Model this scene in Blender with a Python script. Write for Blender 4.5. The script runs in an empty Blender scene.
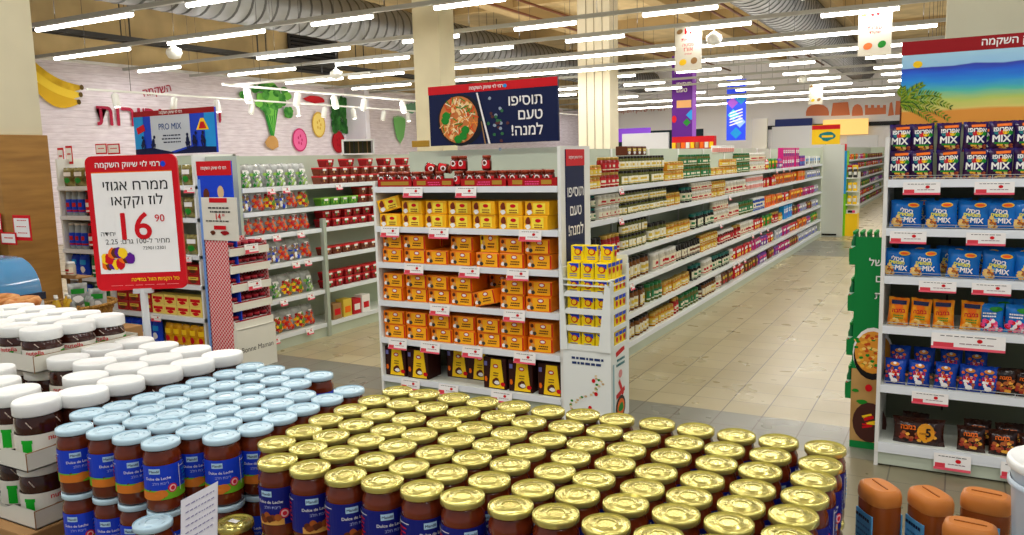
import bpy, bmesh, math, random
from mathutils import Matrix, Vector
R_ = random.Random(7)
S = bpy.context.scene
COL = S.collection
PI = math.pi

# ---------------------------------------------------------------- camera
cam_d = bpy.data.cameras.new('camera'); cam = bpy.data.objects.new('camera', cam_d); COL.objects.link(cam)
cam_d.sensor_width = 36; cam_d.lens = 810.763 / 1024 * 36; cam_d.clip_start = .05; cam_d.clip_end = 200
ROT = Matrix(((0.87621645, -0.04292277, 0.48000247), (0.48131329, 0.12781542, -0.86717976), (-0.02412996, 0.99086874, 0.13265327)))
cam.matrix_world = Matrix.Translation((0, 0, 1.6)) @ ROT.to_4x4()
S.camera = cam

def at(px, py, axis, val):
    """point of the place seen at a given spot of the photograph, on the plane axis = val"""
    d = ROT @ Vector((px - 512, 267.5 - py, -810.763)); o = Vector((0, 0, 1.6))
    return o + d * ((val - o[axis]) / d[axis])

# ---------------------------------------------------------------- materials
def lin(c):
    return tuple(((x / 255) / 12.92 if x / 255 <= .04045 else ((x / 255 + .055) / 1.055) ** 2.4) for x in c) + (1,)
MC = {}
def mat(name, c, rough=.5, metal=0, spec=.22, coat=0, emit=0, alpha=1, trans=0, bump=0, bscale=30, var=0, vscale=8, c2=None):
    if name in MC: return MC[name]
    m = bpy.data.materials.new(name); m.use_nodes = True; nt = m.node_tree; b = nt.nodes['Principled BSDF']
    b.inputs['Base Color'].default_value = lin(c); b.inputs['Roughness'].default_value = rough; b.inputs['Metallic'].default_value = metal
    b.inputs['Specular IOR Level'].default_value = spec; b.inputs['Coat Weight'].default_value = coat * (.5 if coat < .6 else .8); b.inputs['Coat Roughness'].default_value = .08
    b.inputs['Alpha'].default_value = alpha; b.inputs['Transmission Weight'].default_value = trans
    if emit: b.inputs['Emission Color'].default_value = lin(c); b.inputs['Emission Strength'].default_value = emit
    if var or c2 or bump:
        tc = nt.nodes.new('ShaderNodeTexCoord'); nz = nt.nodes.new('ShaderNodeTexNoise'); nz.inputs['Scale'].default_value = vscale if (var or c2) else bscale
        nt.links.new(tc.outputs['Object'], nz.inputs['Vector'])
        if var or c2:
            r = nt.nodes.new('ShaderNodeValToRGB'); r.color_ramp.elements[0].position = .35; r.color_ramp.elements[1].position = .65
            a = c2 if c2 else tuple(max(0, x * (1 - var)) for x in c)
            r.color_ramp.elements[0].color = lin(a); r.color_ramp.elements[1].color = lin(c)
            nt.links.new(nz.outputs['Fac'], r.inputs['Fac']); nt.links.new(r.outputs['Color'], b.inputs['Base Color'])
        if bump:
            n2 = nt.nodes.new('ShaderNodeTexNoise'); n2.inputs['Scale'].default_value = bscale; nt.links.new(tc.outputs['Object'], n2.inputs['Vector'])
            bp = nt.nodes.new('ShaderNodeBump'); bp.inputs['Strength'].default_value = bump; bp.inputs['Distance'].default_value = .01
            nt.links.new(n2.outputs['Fac'], bp.inputs['Height']); nt.links.new(bp.outputs['Normal'], b.inputs['Normal'])
    MC[name] = m; return m

def speckle(name, cols, scale=40, rough=.35, coat=.3, stretch=(1, 1, 1)):
    """busy printed pattern: voronoi patches in a handful of colours"""
    if name in MC: return MC[name]
    m = bpy.data.materials.new(name); m.use_nodes = True; nt = m.node_tree; b = nt.nodes['Principled BSDF']
    tc = nt.nodes.new('ShaderNodeTexCoord'); mp = nt.nodes.new('ShaderNodeMapping'); mp.inputs['Scale'].default_value = stretch
    v = nt.nodes.new('ShaderNodeTexVoronoi'); v.inputs['Scale'].default_value = scale
    sp = nt.nodes.new('ShaderNodeSeparateColor'); r = nt.nodes.new('ShaderNodeValToRGB'); r.color_ramp.interpolation = 'CONSTANT'
    nt.links.new(tc.outputs['Object'], mp.inputs['Vector']); nt.links.new(mp.outputs[0], v.inputs['Vector']); nt.links.new(v.outputs['Color'], sp.inputs[0]); nt.links.new(sp.outputs[0], r.inputs['Fac'])
    e = r.color_ramp.elements
    e[0].position = 0; e[0].color = lin(cols[0]); e[1].position = 1 / len(cols); e[1].color = lin(cols[1 % len(cols)])
    for i in range(2, len(cols)):
        q = e.new(i / len(cols)); q.color = lin(cols[i])
    nt.links.new(r.outputs['Color'], b.inputs['Base Color']); b.inputs['Roughness'].default_value = rough; b.inputs['Coat Weight'].default_value = coat * .5; b.inputs['Specular IOR Level'].default_value = .22
    MC[name] = m; return m

WHITE = mat('white_enamel', (232, 234, 230), .4)
SHELF = mat('shelf_enamel', (225, 230, 222), .45)
PANEL = mat('pale_grey_green_panel', (188, 198, 180), .55)
RAIL = mat('price_rail', (228, 234, 240), .3)
PAPER = mat('paper', (240, 238, 236), .7)
RED = mat('signal_red', (205, 14, 28), .45)
DRED = mat('dark_red', (150, 12, 22), .5)
NAVY = mat('navy_print', (8, 22, 66), .45)
BLUE = mat('royal_blue', (22, 66, 205), .4)
SKY = mat('sky_print', (30, 150, 225), .45)
BLACK = mat('black', (18, 18, 20), .45)
GREY = mat('galvanised_grey', (178, 180, 178), .5, .1)
GREYD = mat('dark_steel', (66, 64, 62), .5, .3)
GREEN = mat('leaf_green', (30, 135, 40), .45)
DGREEN = mat('display_green', (10, 120, 55), .4)
YEL = mat('yellow_print', (250, 205, 30), .4)
ORG = mat('orange_print', (240, 110, 15), .4, coat=.2)
CARD = mat('cardboard', (160, 122, 78), .8)
WCARD = mat('white_cardboard', (222, 220, 208), .7)
CRIM = mat('crimson_letters', (165, 20, 60), .5)
PINK = mat('pink_print', (228, 70, 130), .5)
BROWN = mat('brown_print', (95, 45, 22), .5)
PURP = mat('purple_print', (92, 22, 140), .45)
GOLDP = mat('gold_print', (180, 140, 50), .4, .3)
DBROWN = mat('dark_brown_print', (52, 20, 16), .45)
TEAL = mat('teal_print', (20, 120, 130), .45)

# ---------------------------------------------------------------- mesh builder
class MB:
    def __init__(s): s.v = []; s.f = []; s.m = []; s.sm = []; s.mats = []
    def mi(s, m):
        if m not in s.mats: s.mats.append(m)
        return s.mats.index(m)
    def add(s, vs, fs, m, smooth=False, T=None):
        o = len(s.v); k = s.mi(m)
        if T is not None: vs = [T @ Vector(v) for v in vs]
        s.v += [tuple(v) for v in vs]
        for f in fs: s.f.append(tuple(i + o for i in f)); s.m.append(k); s.sm.append(smooth)
        return s
    def box(s, x0, x1, y0, y1, z0, z1, m, T=None):
        v = [(x, y, z) for x in (x0, x1) for y in (y0, y1) for z in (z0, z1)]
        return s.add(v, [(0, 1, 3, 2), (4, 6, 7, 5), (0, 4, 5, 1), (2, 3, 7, 6), (0, 2, 6, 4), (1, 5, 7, 3)], m, False, T)
    def rbox(s, x0, x1, y0, y1, z0, z1, m, b=.004, T=None, seg=2):
        bm = bmesh.new(); bmesh.ops.create_cube(bm, size=1)
        for v in bm.verts: v.co = Vector(((x0 + x1) / 2 + v.co.x * (x1 - x0), (y0 + y1) / 2 + v.co.y * (y1 - y0), (z0 + z1) / 2 + v.co.z * (z1 - z0)))
        bmesh.ops.bevel(bm, geom=bm.edges[:], offset=b, segments=seg, affect='EDGES', profile=.6)
        bm.verts.index_update(); vs = [v.co.copy() for v in bm.verts]; fs = [[v.index for v in f.verts] for f in bm.faces]; bm.free()
        return s.add(vs, fs, m, False, T)
    def lathe(s, prof, m, seg=20, c=(0, 0), sx=1, sy=1, cap=True, T=None):
        """prof: (r, z) or (r, z, mat) bottom to top"""
        vs = []; n = len(prof)
        for p in prof:
            for k in range(seg):
                a = 2 * PI * k / seg; vs.append((c[0] + p[0] * math.cos(a) * sx, c[1] + p[0] * math.sin(a) * sy, p[1]))
        by = {}
        for i in range(n - 1):
            mm = prof[i + 1][2] if len(prof[i + 1]) > 2 else m
            for k in range(seg):
                k2 = (k + 1) % seg; by.setdefault(mm, []).append((i * seg + k, i * seg + k2, (i + 1) * seg + k2, (i + 1) * seg + k))
        if cap:
            by.setdefault(m, []).append(tuple(range(seg))[::-1])
            mm = prof[-1][2] if len(prof[-1]) > 2 else m
            by.setdefault(mm, []).append(tuple((n - 1) * seg + k for k in range(seg)))
        for mm, fs in by.items():
            o = len(s.v); kk = s.mi(mm)
            s.v += [tuple(T @ Vector(v)) if T is not None else v for v in vs]
            for f in fs: s.f.append(tuple(i + o for i in f)); s.m.append(kk); s.sm.append(len(f) == 4)
        return s
    def tube(s, pts, r, m, seg=8):
        for a, b in zip(pts[:-1], pts[1:]):
            a = Vector(a); b = Vector(b); d = b - a
            T = Matrix.Translation(a) @ d.to_track_quat('Z', 'Y').to_matrix().to_4x4()
            s.lathe([(r, 0), (r, d.length)], m, seg, T=T)
        return s
    def decal(s, shape, fn, u, v, sc, m, rot=0, sx=1):
        ca, sa = math.cos(rot), math.sin(rot)
        s.k = getattr(s, 'k', 0) + 1; ep = getattr(s, 'eps', 4e-5); d = max(sc * .02, 1e-3); vs = []
        n = None
        for p in shape[0]:
            x, y = p[0], p[1]; a, b = u + (x * sx * ca - y * sa) * sc, v + (x * sx * sa + y * ca) * sc; q = Vector(fn(a, b))
            nn = (Vector(fn(a + 1e-4, b)) - q).cross(Vector(fn(a, b + 1e-4)) - q)
            n = nn.normalized() if nn.length > 1e-12 else (n or Vector((0, 0, 0)))
            vs.append(q + n * ep * (s.k % 40 + (p[2] * .25 if len(p) > 2 else 0)))
        return s.add(vs, shape[1], m)
    def mesh(s, name):
        me = bpy.data.meshes.new(name); me.from_pydata(s.v, [], s.f)
        for m in s.mats: me.materials.append(m)
        me.polygons.foreach_set('material_index', s.m); me.polygons.foreach_set('use_smooth', s.sm); me.update(); return me
    def obj(s, name, parent=None, loc=None):
        o = bpy.data.objects.new(name, s.mesh(name)); COL.objects.link(o)
        if parent: o.parent = parent
        if loc: o.location = loc
        return o

def tag(o, label=None, cat=None, group=None, kind=None):
    if label: o['label'] = label
    if cat: o['category'] = cat
    if group: o['group'] = group
    if kind: o['kind'] = kind
    return o
def thing(name, label, cat, loc=(0, 0, 0), rz=0, group=None):
    o = bpy.data.objects.new(name, None); o.empty_display_size = .05; COL.objects.link(o); o.location = loc; o.rotation_euler = (0, 0, rz)
    return tag(o, label, cat, group)
def part(mb, name, parent, label=None):
    o = mb.obj(name, parent)
    if hasattr(mb, 'rail'): mb.rail.obj('price_rail', o)
    if label: o['label'] = label
    return o
KIDS = {}
def kids(o):
    if o.name not in KIDS: KIDS[o.name] = [c for c in bpy.data.objects if c.parent == o]
    return KIDS[o.name]
def dup(o, loc=None, rz=None, label=None, group=None, parent=None, rot=None):
    c = o.copy(); COL.objects.link(c)
    if parent: c.parent = parent
    if loc is not None: c.location = loc
    if rz is not None: c.rotation_euler = (0, 0, rz)
    if rot is not None: c.rotation_euler = rot
    if label: c['label'] = label
    if group: c['group'] = group
    for k in kids(o): dup(k, parent=c)
    return c
class Proto:
    """first placement moves the built thing itself, later ones are copies"""
    def __init__(s, root): s.r = root; s.used = False
    def put(s, loc, rz=0, label=None, group=None, rot=None):
        if not s.used:
            s.used = True; s.r.location = loc; s.r.rotation_euler = rot if rot is not None else (0, 0, rz)
            if label: s.r['label'] = label
            if group: s.r['group'] = group
            return s.r
        return dup(s.r, loc, rz if rot is None else None, label, group, rot=rot)
ORD = ['first', 'second', 'third', 'fourth', 'fifth', 'sixth', 'seventh', 'eighth', 'ninth', 'tenth', 'eleventh', 'twelfth', 'thirteenth', 'fourteenth', 'fifteenth', 'sixteenth', 'seventeenth', 'eighteenth', 'nineteenth', 'twentieth']
def ordn(n):
    if n < 20: return ORD[n]
    t = ['twenty', 'thirty', 'forty', 'fifty', 'sixty', 'seventy', 'eighty', 'ninety'][(n + 1) // 10 - 2]; r = (n + 1) % 10
    return t + '-' + ORD[r - 1] if r else {'twenty': 'twentieth', 'thirty': 'thirtieth', 'forty': 'fortieth', 'fifty': 'fiftieth'}.get(t, t + 'th')

# ---------------------------------------------------------------- 2-D shapes
TX = {}
def text2d(body, bold=.012, heb=False, align='C'):
    key = (body, bold, heb, align)
    if key in TX: return TX[key]
    if heb:
        import re
        lines = []
        for ln in body.split('\n'):
            toks = re.findall(r'[0-9.]+|.', ln); lines.append(''.join(toks[::-1]))
        b = '\n'.join(lines)
    else: b = body
    cu = bpy.data.curves.new('text', 'FONT'); cu.body = b; cu.size = 1; cu.resolution_u = 4; cu.fill_mode = 'FRONT'
    ob = bpy.data.objects.new('text', cu); COL.objects.link(ob)
    dg = bpy.context.evaluated_depsgraph_get(); me = ob.evaluated_get(dg).to_mesh()
    vs = [(v.co.x, v.co.y) for v in me.vertices]; fs = []
    for p in me.polygons:
        f = tuple(p.vertices)
        fs.append(f if p.normal.z > 0 else f[::-1])
    ob.evaluated_get(dg).to_mesh_clear(); COL.objects.unlink(ob); bpy.data.objects.remove(ob); bpy.data.curves.remove(cu)
    if vs:
        xs = [v[0] for v in vs]; ys = [v[1] for v in vs]; x0, x1, y0, y1 = min(xs), max(xs), min(ys), max(ys)
        cx = {'C': (x0 + x1) / 2, 'R': x1, 'L': x0}[align]
        vs = [(x - cx, y - (y0 + y1) / 2) for x, y in vs]; w, h = x1 - x0, y1 - y0
        if bold > .003:
            d = bold * .7; base, bf, k = vs, fs, len(vs); vs, fs = [], []
            for q, (dx, dy) in enumerate(((-d, 0), (d, 0), (0, -d), (0, d))):
                vs += [(x + dx, y + dy, q) for x, y in base]; fs += [tuple(i + q * k for i in f) for f in bf]
    else: w = h = 1
    TX[key] = (vs, fs, w, h); return TX[key]
def fit_text(mb, body, fn, u, v, w, m, heb=False, bold=.012, rot=0, align='C', maxh=None):
    t = text2d(body, bold, heb, align); sc = w / t[2]
    if maxh and t[3] * sc > maxh: sc = maxh / t[3]
    mb.decal(t, fn, u, v, sc, m, rot); return t[3] * sc
def rect(w, h, nx=1, ny=1):
    vs = [(-w / 2 + w * i / nx, -h / 2 + h * j / ny) for j in range(ny + 1) for i in range(nx + 1)]
    return vs, [(j * (nx + 1) + i, j * (nx + 1) + i + 1, (j + 1) * (nx + 1) + i + 1, (j + 1) * (nx + 1) + i) for j in range(ny) for i in range(nx)]
def ell(a, b, n=16):
    vs = [(0, 0)] + [(a * math.cos(2 * PI * k / n), b * math.sin(2 * PI * k / n)) for k in range(n)]
    return vs, [(0, 1 + k, 1 + (k + 1) % n) for k in range(n)]
def blob(a, b, seed, n=12, j=.25):
    r = random.Random(seed); vs = [(0, 0)]
    for k in range(n):
        q = 1 - j * r.random(); vs.append((a * q * math.cos(2 * PI * k / n), b * q * math.sin(2 * PI * k / n)))
    return vs, [(0, 1 + k, 1 + (k + 1) % n) for k in range(n)]
def poly(pts):
    return list(pts), [tuple(range(len(pts)))]
def leaf(l, w): return poly([(0, 0), (l * .3, -w), (l * .7, -w * .8), (l, 0), (l * .7, w * .8), (l * .3, w)])
def flatY(y, e=.0012, x0=0, z0=0): return lambda u, v: (x0 + u, y - e, z0 + v)
def flatX(x, e=.0012, y0=0, z0=0): return lambda u, v: (x + e, y0 + u, z0 + v)
def flatNX(x, e=.0012, y0=0, z0=0): return lambda u, v: (x - e, y0 - u, z0 + v)
def cylf(r, e=.0006): return lambda u, v: ((r + e) * math.sin(u / r), -(r + e) * math.cos(u / r), v)
def bars(mb, fn, u, v, w, n, dh, m, th=.35, seed=0):
    """unreadable small print as broken strokes"""
    r = random.Random(seed)
    for i in range(n):
        x = -w / 2 + r.random() * w * .12
        while x < w / 2 - w * .06:
            l = min(w * (.06 + .12 * r.random()), w / 2 - x); mb.decal(rect(l, dh * th), fn, u + x + l / 2, v - i * dh, 1, m); x += l + w * .03

# ================================================================ THE SETTING
def floor_mat():
    m = bpy.data.materials.new('tile_floor'); m.use_nodes = True; nt = m.node_tree; b = nt.nodes['Principled BSDF']; N = nt.nodes.new; L = nt.links.new
    g = N('ShaderNodeNewGeometry'); sp = N('ShaderNodeSeparateXYZ'); L(g.outputs['Position'], sp.inputs[0])
    def mth(op, a, bv=None, c=None):
        n = N('ShaderNodeMath'); n.operation = op
        for i, x in enumerate((a, bv, c)):
            if x is None: continue
            if isinstance(x, (int, float)): n.inputs[i].default_value = x
            else: L(x, n.inputs[i])
        return n.outputs[0]
    def grout(s, off, w=.012):
        q = mth('DIVIDE', mth('SUBTRACT', s, off), .25); f = mth('FRACT', q); d = mth('MINIMUM', f, mth('SUBTRACT', 1, f)); return mth('LESS_THAN', d, w), mth('FLOOR', q)
    gx, ix = grout(sp.outputs[0], -1.752, .014); gy, iy = grout(sp.outputs[1], 4.93, .009)
    gr = mth('MAXIMUM', gx, gy)
    cb = N('ShaderNodeCombineXYZ'); L(ix, cb.inputs[0]); L(iy, cb.inputs[1]); wn = N('ShaderNodeTexWhiteNoise'); L(cb.outputs[0], wn.inputs['Vector'])
    y = sp.outputs[1]
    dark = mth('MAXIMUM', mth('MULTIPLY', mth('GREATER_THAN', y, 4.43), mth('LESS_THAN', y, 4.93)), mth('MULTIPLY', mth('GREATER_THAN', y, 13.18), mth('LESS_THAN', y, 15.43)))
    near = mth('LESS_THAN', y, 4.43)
    def mix(f, a, c):
        n = N('ShaderNodeMix'); n.data_type = 'RGBA'
        L(f, n.inputs[0]) if not isinstance(f, float) else None
        for s, x in ((n.inputs[6], a), (n.inputs[7], c)):
            if isinstance(x, tuple): s.default_value = lin(x)
            else: L(x, s)
        return n.outputs[2]
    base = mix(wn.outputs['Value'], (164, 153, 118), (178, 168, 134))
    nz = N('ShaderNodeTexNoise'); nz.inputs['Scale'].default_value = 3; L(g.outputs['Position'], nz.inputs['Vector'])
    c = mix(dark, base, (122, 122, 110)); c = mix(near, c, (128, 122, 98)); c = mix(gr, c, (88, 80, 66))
    L(c, b.inputs['Base Color']); b.inputs['Roughness'].default_value = .28; b.inputs['Specular IOR Level'].default_value = .5
    r = mth('MULTIPLY_ADD', nz.outputs['Fac'], .25, .18); L(r, b.inputs['Roughness'])
    return m
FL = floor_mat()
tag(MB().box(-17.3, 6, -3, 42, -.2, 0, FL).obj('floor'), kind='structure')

def planks(name, c1, c2, sz=.16, vertical=False, rough=.6):
    m = bpy.data.materials.new(name); m.use_nodes = True; nt = m.node_tree; b = nt.nodes['Principled BSDF']; N = nt.nodes.new; L = nt.links.new
    g = N('ShaderNodeNewGeometry'); mp = N('ShaderNodeMapping'); L(g.outputs['Position'], mp.inputs['Vector'])
    mp.inputs['Scale'].default_value = (1.2, 1.2, 9) if not vertical else (9, 9, .8)
    nz = N('ShaderNodeTexNoise'); nz.inputs['Scale'].default_value = 2.5; nz.inputs['Detail'].default_value = 6; L(mp.outputs[0], nz.inputs['Vector'])
    r = N('ShaderNodeValToRGB'); r.color_ramp.elements[0].position = .3; r.color_ramp.elements[1].position = .7; r.color_ramp.elements[0].color = lin(c1); r.color_ramp.elements[1].color = lin(c2); L(nz.outputs['Fac'], r.inputs['Fac'])
    sp = N('ShaderNodeSeparateXYZ'); L(g.outputs['Position'], sp.inputs[0])
    d = N('ShaderNodeMath'); d.operation = 'DIVIDE'; L(sp.outputs[2], d.inputs[0]); d.inputs[1].default_value = sz
    f = N('ShaderNodeMath'); f.operation = 'FRACT'; L(d.outputs[0], f.inputs[0]); lt = N('ShaderNodeMath'); lt.operation = 'LESS_THAN'; L(f.outputs[0], lt.inputs[0]); lt.inputs[1].default_value = .03 if not vertical else -1
    mx = N('ShaderNodeMix'); mx.data_type = 'RGBA'; L(lt.outputs[0], mx.inputs[0]); L(r.outputs['Color'], mx.inputs[6]); mx.inputs[7].default_value = lin(tuple(x * .8 for x in c1)); L(mx.outputs[2], b.inputs['Base Color'])
    b.inputs['Roughness'].default_value = rough; return m
WPLANK = planks('whitewashed_planks', (212, 200, 212), (238, 230, 240))
WOOD = planks('oak_panelling', (140, 98, 38), (168, 122, 52), 5)
TAN = mat('tan_concrete', (206, 182, 134), .9, var=.12, vscale=1.5)
CREAM = mat('cream_paint', (214, 206, 176), .7, var=.04, vscale=2)
GWHITE = mat('grey_white_paint', (238, 238, 240), .7)
# walls and ceiling
wl = MB(); wl.box(-17.3, -17.0, -3, 42, 0, 3.93, WPLANK)
tag(wl.obj('wall_left'), kind='structure')
tag(MB().box(-17.35, -17.05, -3, 42, 3.93, 6.2, TAN).obj('wall_left_upper'), kind='structure')
tag(MB().box(-17.05, -16.9, -3, 42, 3.9, 3.96, GWHITE).obj('trim_1'), kind='structure')
tag(MB().box(-17.3, 6, -3, 42, 6.2, 6.4, TAN).obj('ceiling'), kind='structure')
wb = MB(); DTEAL = mat('dark_glass_teal', (22, 48, 58), .3)
wb.box(-17, 6, 40, 40.3, 2.85, 6.2, GWHITE); wb.box(-17, -11.2, 40.02, 40.3, 0, 2.85, DTEAL); wb.box(-11.2, 6, 40.05, 40.3, 0, 2.85, GWHITE); wb.box(-8.2, 6, 39.9, 40, 2.68, 2.86, BLACK); wb.box(-8.3, -8.1, 39.9, 40, 0, 2.86, BLACK)
tag(wb.obj('wall_back'), kind='structure')
# ---- columns of the building
def column(n, x, y, w, d, m=CREAM, z1=6.2):
    mb = MB(); mb.rbox(x - w / 2, x + w / 2, y, y + d, 0, z1, m, .01)
    return mb
tag(column(2, -7.76, 11.3, .52, .45).obj('column_1'), kind='structure')
c2 = column(3, -8.5, 20, .9, .6, mat('cream_cladding', (222, 214, 190), .6))
for dx in (-.2, .02, .25): c2.box(-8.5 + dx - .008, -8.5 + dx + .008, 19.985, 20.0, 0, 6.2, mat('joint_grey', (150, 140, 118), .7))  # grey strips along the cladding joints
tag(c2.obj('column_2'), kind='structure')
# wood-clad pillar in the left foreground
pl = MB(); pl.rbox(-7.5, -6.46, 3.6, 4.0, 0, 1.88, WOOD, .006); pl.rbox(-7.48, -6.49, 3.62, 3.98, 1.88, 6.2, CREAM, .006)
tag(pl.obj('column_3'), kind='structure')
tag(MB().rbox(-.11, 1.2, 5.3, 5.7, 0, 6.2, CREAM, .006).obj('column_4'), kind='structure')

# ---- beams, pipes, ducts under the ceiling
BEAM = mat('beam_tan', (176, 150, 104), .85); RUST = mat('rust_pipe', (110, 62, 34), .6)
for i, x in enumerate((-15.5, -11.5, -7.5, -3.5, .5)):
    tag(MB().box(x - .2, x + .2, -3, 40, 5.7, 6.2, BEAM).obj('ceiling_beam'), kind='structure')
for i, y in enumerate((9, 15, 21, 27, 33)):
    tag(MB().box(-17, 6, y - .15, y + .15, 5.85, 6.2, BEAM).obj('ceiling_beam'), kind='structure')
def duct(x, z, r, y0, y1, label, ribs=.35):
    D = mat('spiral_duct', (128, 128, 126), .4, .6); D2 = mat('duct_seam', (84, 84, 82), .45, .6)
    t = thing('ventilation_duct', label, 'air duct', (x, y0, z), 0, None)
    mb = MB(); T = Matrix.Rotation(-PI / 2, 4, 'X'); prof = []; y = 0
    while y < y1 - y0:
        prof += [(r, y), (r, y + ribs * .8), (r * 1.02, y + ribs * .86, D2), (r * 1.02, y + ribs * .96, D2)]; y += ribs
    mb.lathe(prof, D, 24, T=T); part(mb, 'duct_body', t)
    st = MB()
    for q in range(1, int((y1 - y0) / 3)): st.tube([(0, q * 3, r), (0, q * 3, 6.2 - z)], .012, GREYD, 6)
    part(st, 'hanger', t)
duct(-13.65, 5.15, .55, 9, 39, 'large silver ribbed round duct hanging above the produce wall on the left')
duct(-4.0, 5.2, .6, 13, 39, 'large silver ribbed round duct running above the long aisle')
for i, (x, z) in enumerate(((-10.6, 5.5), (-9.4, 5.35), (-6.2, 5.5), (-5.4, 5.3))):
    tag(MB().tube([(x, 5, z), (x, 38, z)], .035, RUST, 8).obj('ceiling_pipe'), ['rusty sprinkler pipe under the ceiling, nearest to the left duct', 'rusty sprinkler pipe hanging slightly lower beside the left duct pipe', 'rusty sprinkler pipe over the middle gondolas', 'rusty sprinkler pipe nearest to the right duct'][i], 'pipe', 'sprinkler pipes')
CT = MB()
for dx in (-.15, .15): CT.box(-16.2 + dx - .015, -16.2 + dx + .015, 6, 39, 4.35, 4.45, GREYD)
for k in range(66): CT.box(-16.35, -16.05, 6 + k * .5, 6.04 + k * .5, 4.35, 4.37, GREYD)
for k in range(8):
    for dx in (-.15, .15): CT.box(-16.2 + dx - .01, -16.2 + dx + .01, 8 + k * 4, 8.02 + k * 4, 4.4, 6.19, GREYD)
tag(CT.obj('cable_tray'), 'long dark cable tray hung in front of the tan upper wall', 'cable tray')
lv = thing('louvre_vent', 'dark square ventilation grille high on the tan wall', 'vent', (-16.98, 0, 0))
p0 = at(286, 28, 0, -17.0); vb = MB(); vb.box(0, .05, p0.y, p0.y + 2.1, 4.25, 5.3, GREYD); part(vb, 'frame', lv)
vs_ = MB()
for k in range(9): vs_.box(.05, .09, p0.y + .08, p0.y + 2.02, 4.3 + k * .11, 4.35 + k * .11, BLACK)
part(vs_, 'slat_panel', lv)

# ---- linear lights on trunking rows running across the shop
TUBE = mat('light_diffuser', (255, 250, 240), .5, emit=14)
HOUS = mat('light_housing', (205, 208, 206), .5)
SEG = {-3: None}
ROWS = [(7.85, [(-12.7, -10.4), (-9.28, -8.1)]), (10.0, [(-15.67, -13.4), (-12.37, -10.02), (-9.02, -7.81), (-6.71, -5.53)]),
        (12.4, [(-16.4, -15.0), (-12.7, -10.26), (-9.03, -7.81), (-6.71, -5.56), (-4.44, -3.26), (-2.1, -.93)]),
        (14.25, [(-15.57, -13.41), (-12.22, -10.22), (-8.95, -7.74), (-6.62, -5.44), (-4.29, -3.18), (-2.09, -.93)]),
        (16.6, [(-16, -14.02), (-13.83, -12.09), (-10.73, -8.4), (-8.39, -6.05), (-6.04, -3.7), (-3.69, -1.76), (-1.23, -.47)]),
        (19.15, [(-15.85, -13.72), (-12.32, -10), (-9.99, -7.65), (-7.64, -5.3), (-5.29, -3.0), (-2.99, -2.03), (-1.42, -.54)]),
        (21.3, [(-14.0, -12.8), (-11.4, -10.2), (-8.97, -7.83), (-6.69, -5.51), (-4.3, -3.22), (-2.1, -1.27)]),
        (24.0, [(-11.5, -10.71), (-9.2, -7.89), (-6.83, -5.61), (-4.48, -3.28), (-2.15, -1.0)]),
        (26.2, [(-12.79, -11.79), (-9.29, -8.05), (-6.85, -5.57), (-4.46, -3.24), (-2.14, -1.0)]),
        (28.8, [(-11.86, -10.49), (-9.2, -8.0), (-6.93, -5.64), (-4.4, -3.2), (-2.15, -1.0)]),
        (32.0, [(-13.0, -10.3), (-10.28, -7.6), (-7.58, -4.9), (-4.88, -1.96)]),
        (36.0, [(-16.1, -12.7), (-12.68, -9.3), (-9.28, -5.9), (-5.88, -2.43)])]
ZL = 3.8
PW = 9.0
def lamp_area(x, y, z, sx, power, rz=0):
    ld = bpy.data.lights.new('fixture_and_fill_glow', 'AREA'); ld.shape = 'RECTANGLE'; ld.size = sx; ld.size_y = .07; ld.energy = power; ld.color = (1, .98, .95)
    lo = bpy.data.objects.new('fixture_and_fill_glow', ld); COL.objects.link(lo); lo.location = (x, y, z); return lo
rows_n = ['nearest', 'second nearest', 'third nearest', 'fourth nearest', 'fifth nearest', 'sixth nearest', 'seventh nearest', 'eighth nearest', 'ninth nearest', 'tenth nearest', 'eleventh nearest', 'farthest']
for ri, (y, segs) in enumerate(ROWS):
    tr = thing('lighting_track', f'grey suspended lighting track carrying the {rows_n[ri]} row of lights', 'lighting track', (0, y, ZL), 0, 'lighting tracks')
    part(MB().box(-16.9, 5, -.035, .035, .015, .075, GREY), 'rail', tr)
    for x in (-16.6, -14.7, -12.2, -9.9, -7.6, -5.2, -2.9, -.7, 1.6, 3.9): part(MB().tube([(x, 0, .06), (x, 0, 2.4)], .005, GREYD, 4), 'suspension_wire', tr)
    ul = lamp_area(-6, y, ZL + .16, 20, 75); ul.rotation_euler = (PI, 0, 0)  # added upward fill lamp to brighten the ceiling, no fixture of its own
    for si, (a, b) in enumerate(segs):
        L = b - a
        t = thing('ceiling_light', f'white linear light, {ordn(si)} from the left in the {rows_n[ri]} row', 'ceiling light', ((a + b) / 2, y, ZL), 0, 'linear lights on the tracks')
        hb = MB().rbox(-L / 2, L / 2, -.035, .035, -.012, .015, HOUS, .004); part(hb, 'housing', t)
        T = Matrix.Translation((-L / 2 + .01, 0, -.035)) @ Matrix.Rotation(PI / 2, 4, 'Y')
        part(MB().lathe([(.024, 0), (.033, .01), (.033, L - .03), (.024, L - .02)], TUBE, 10, T=T), 'diffuser', t)
        lamp_area((a + b) / 2, y, ZL - .085, L, PW * L)
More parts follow.
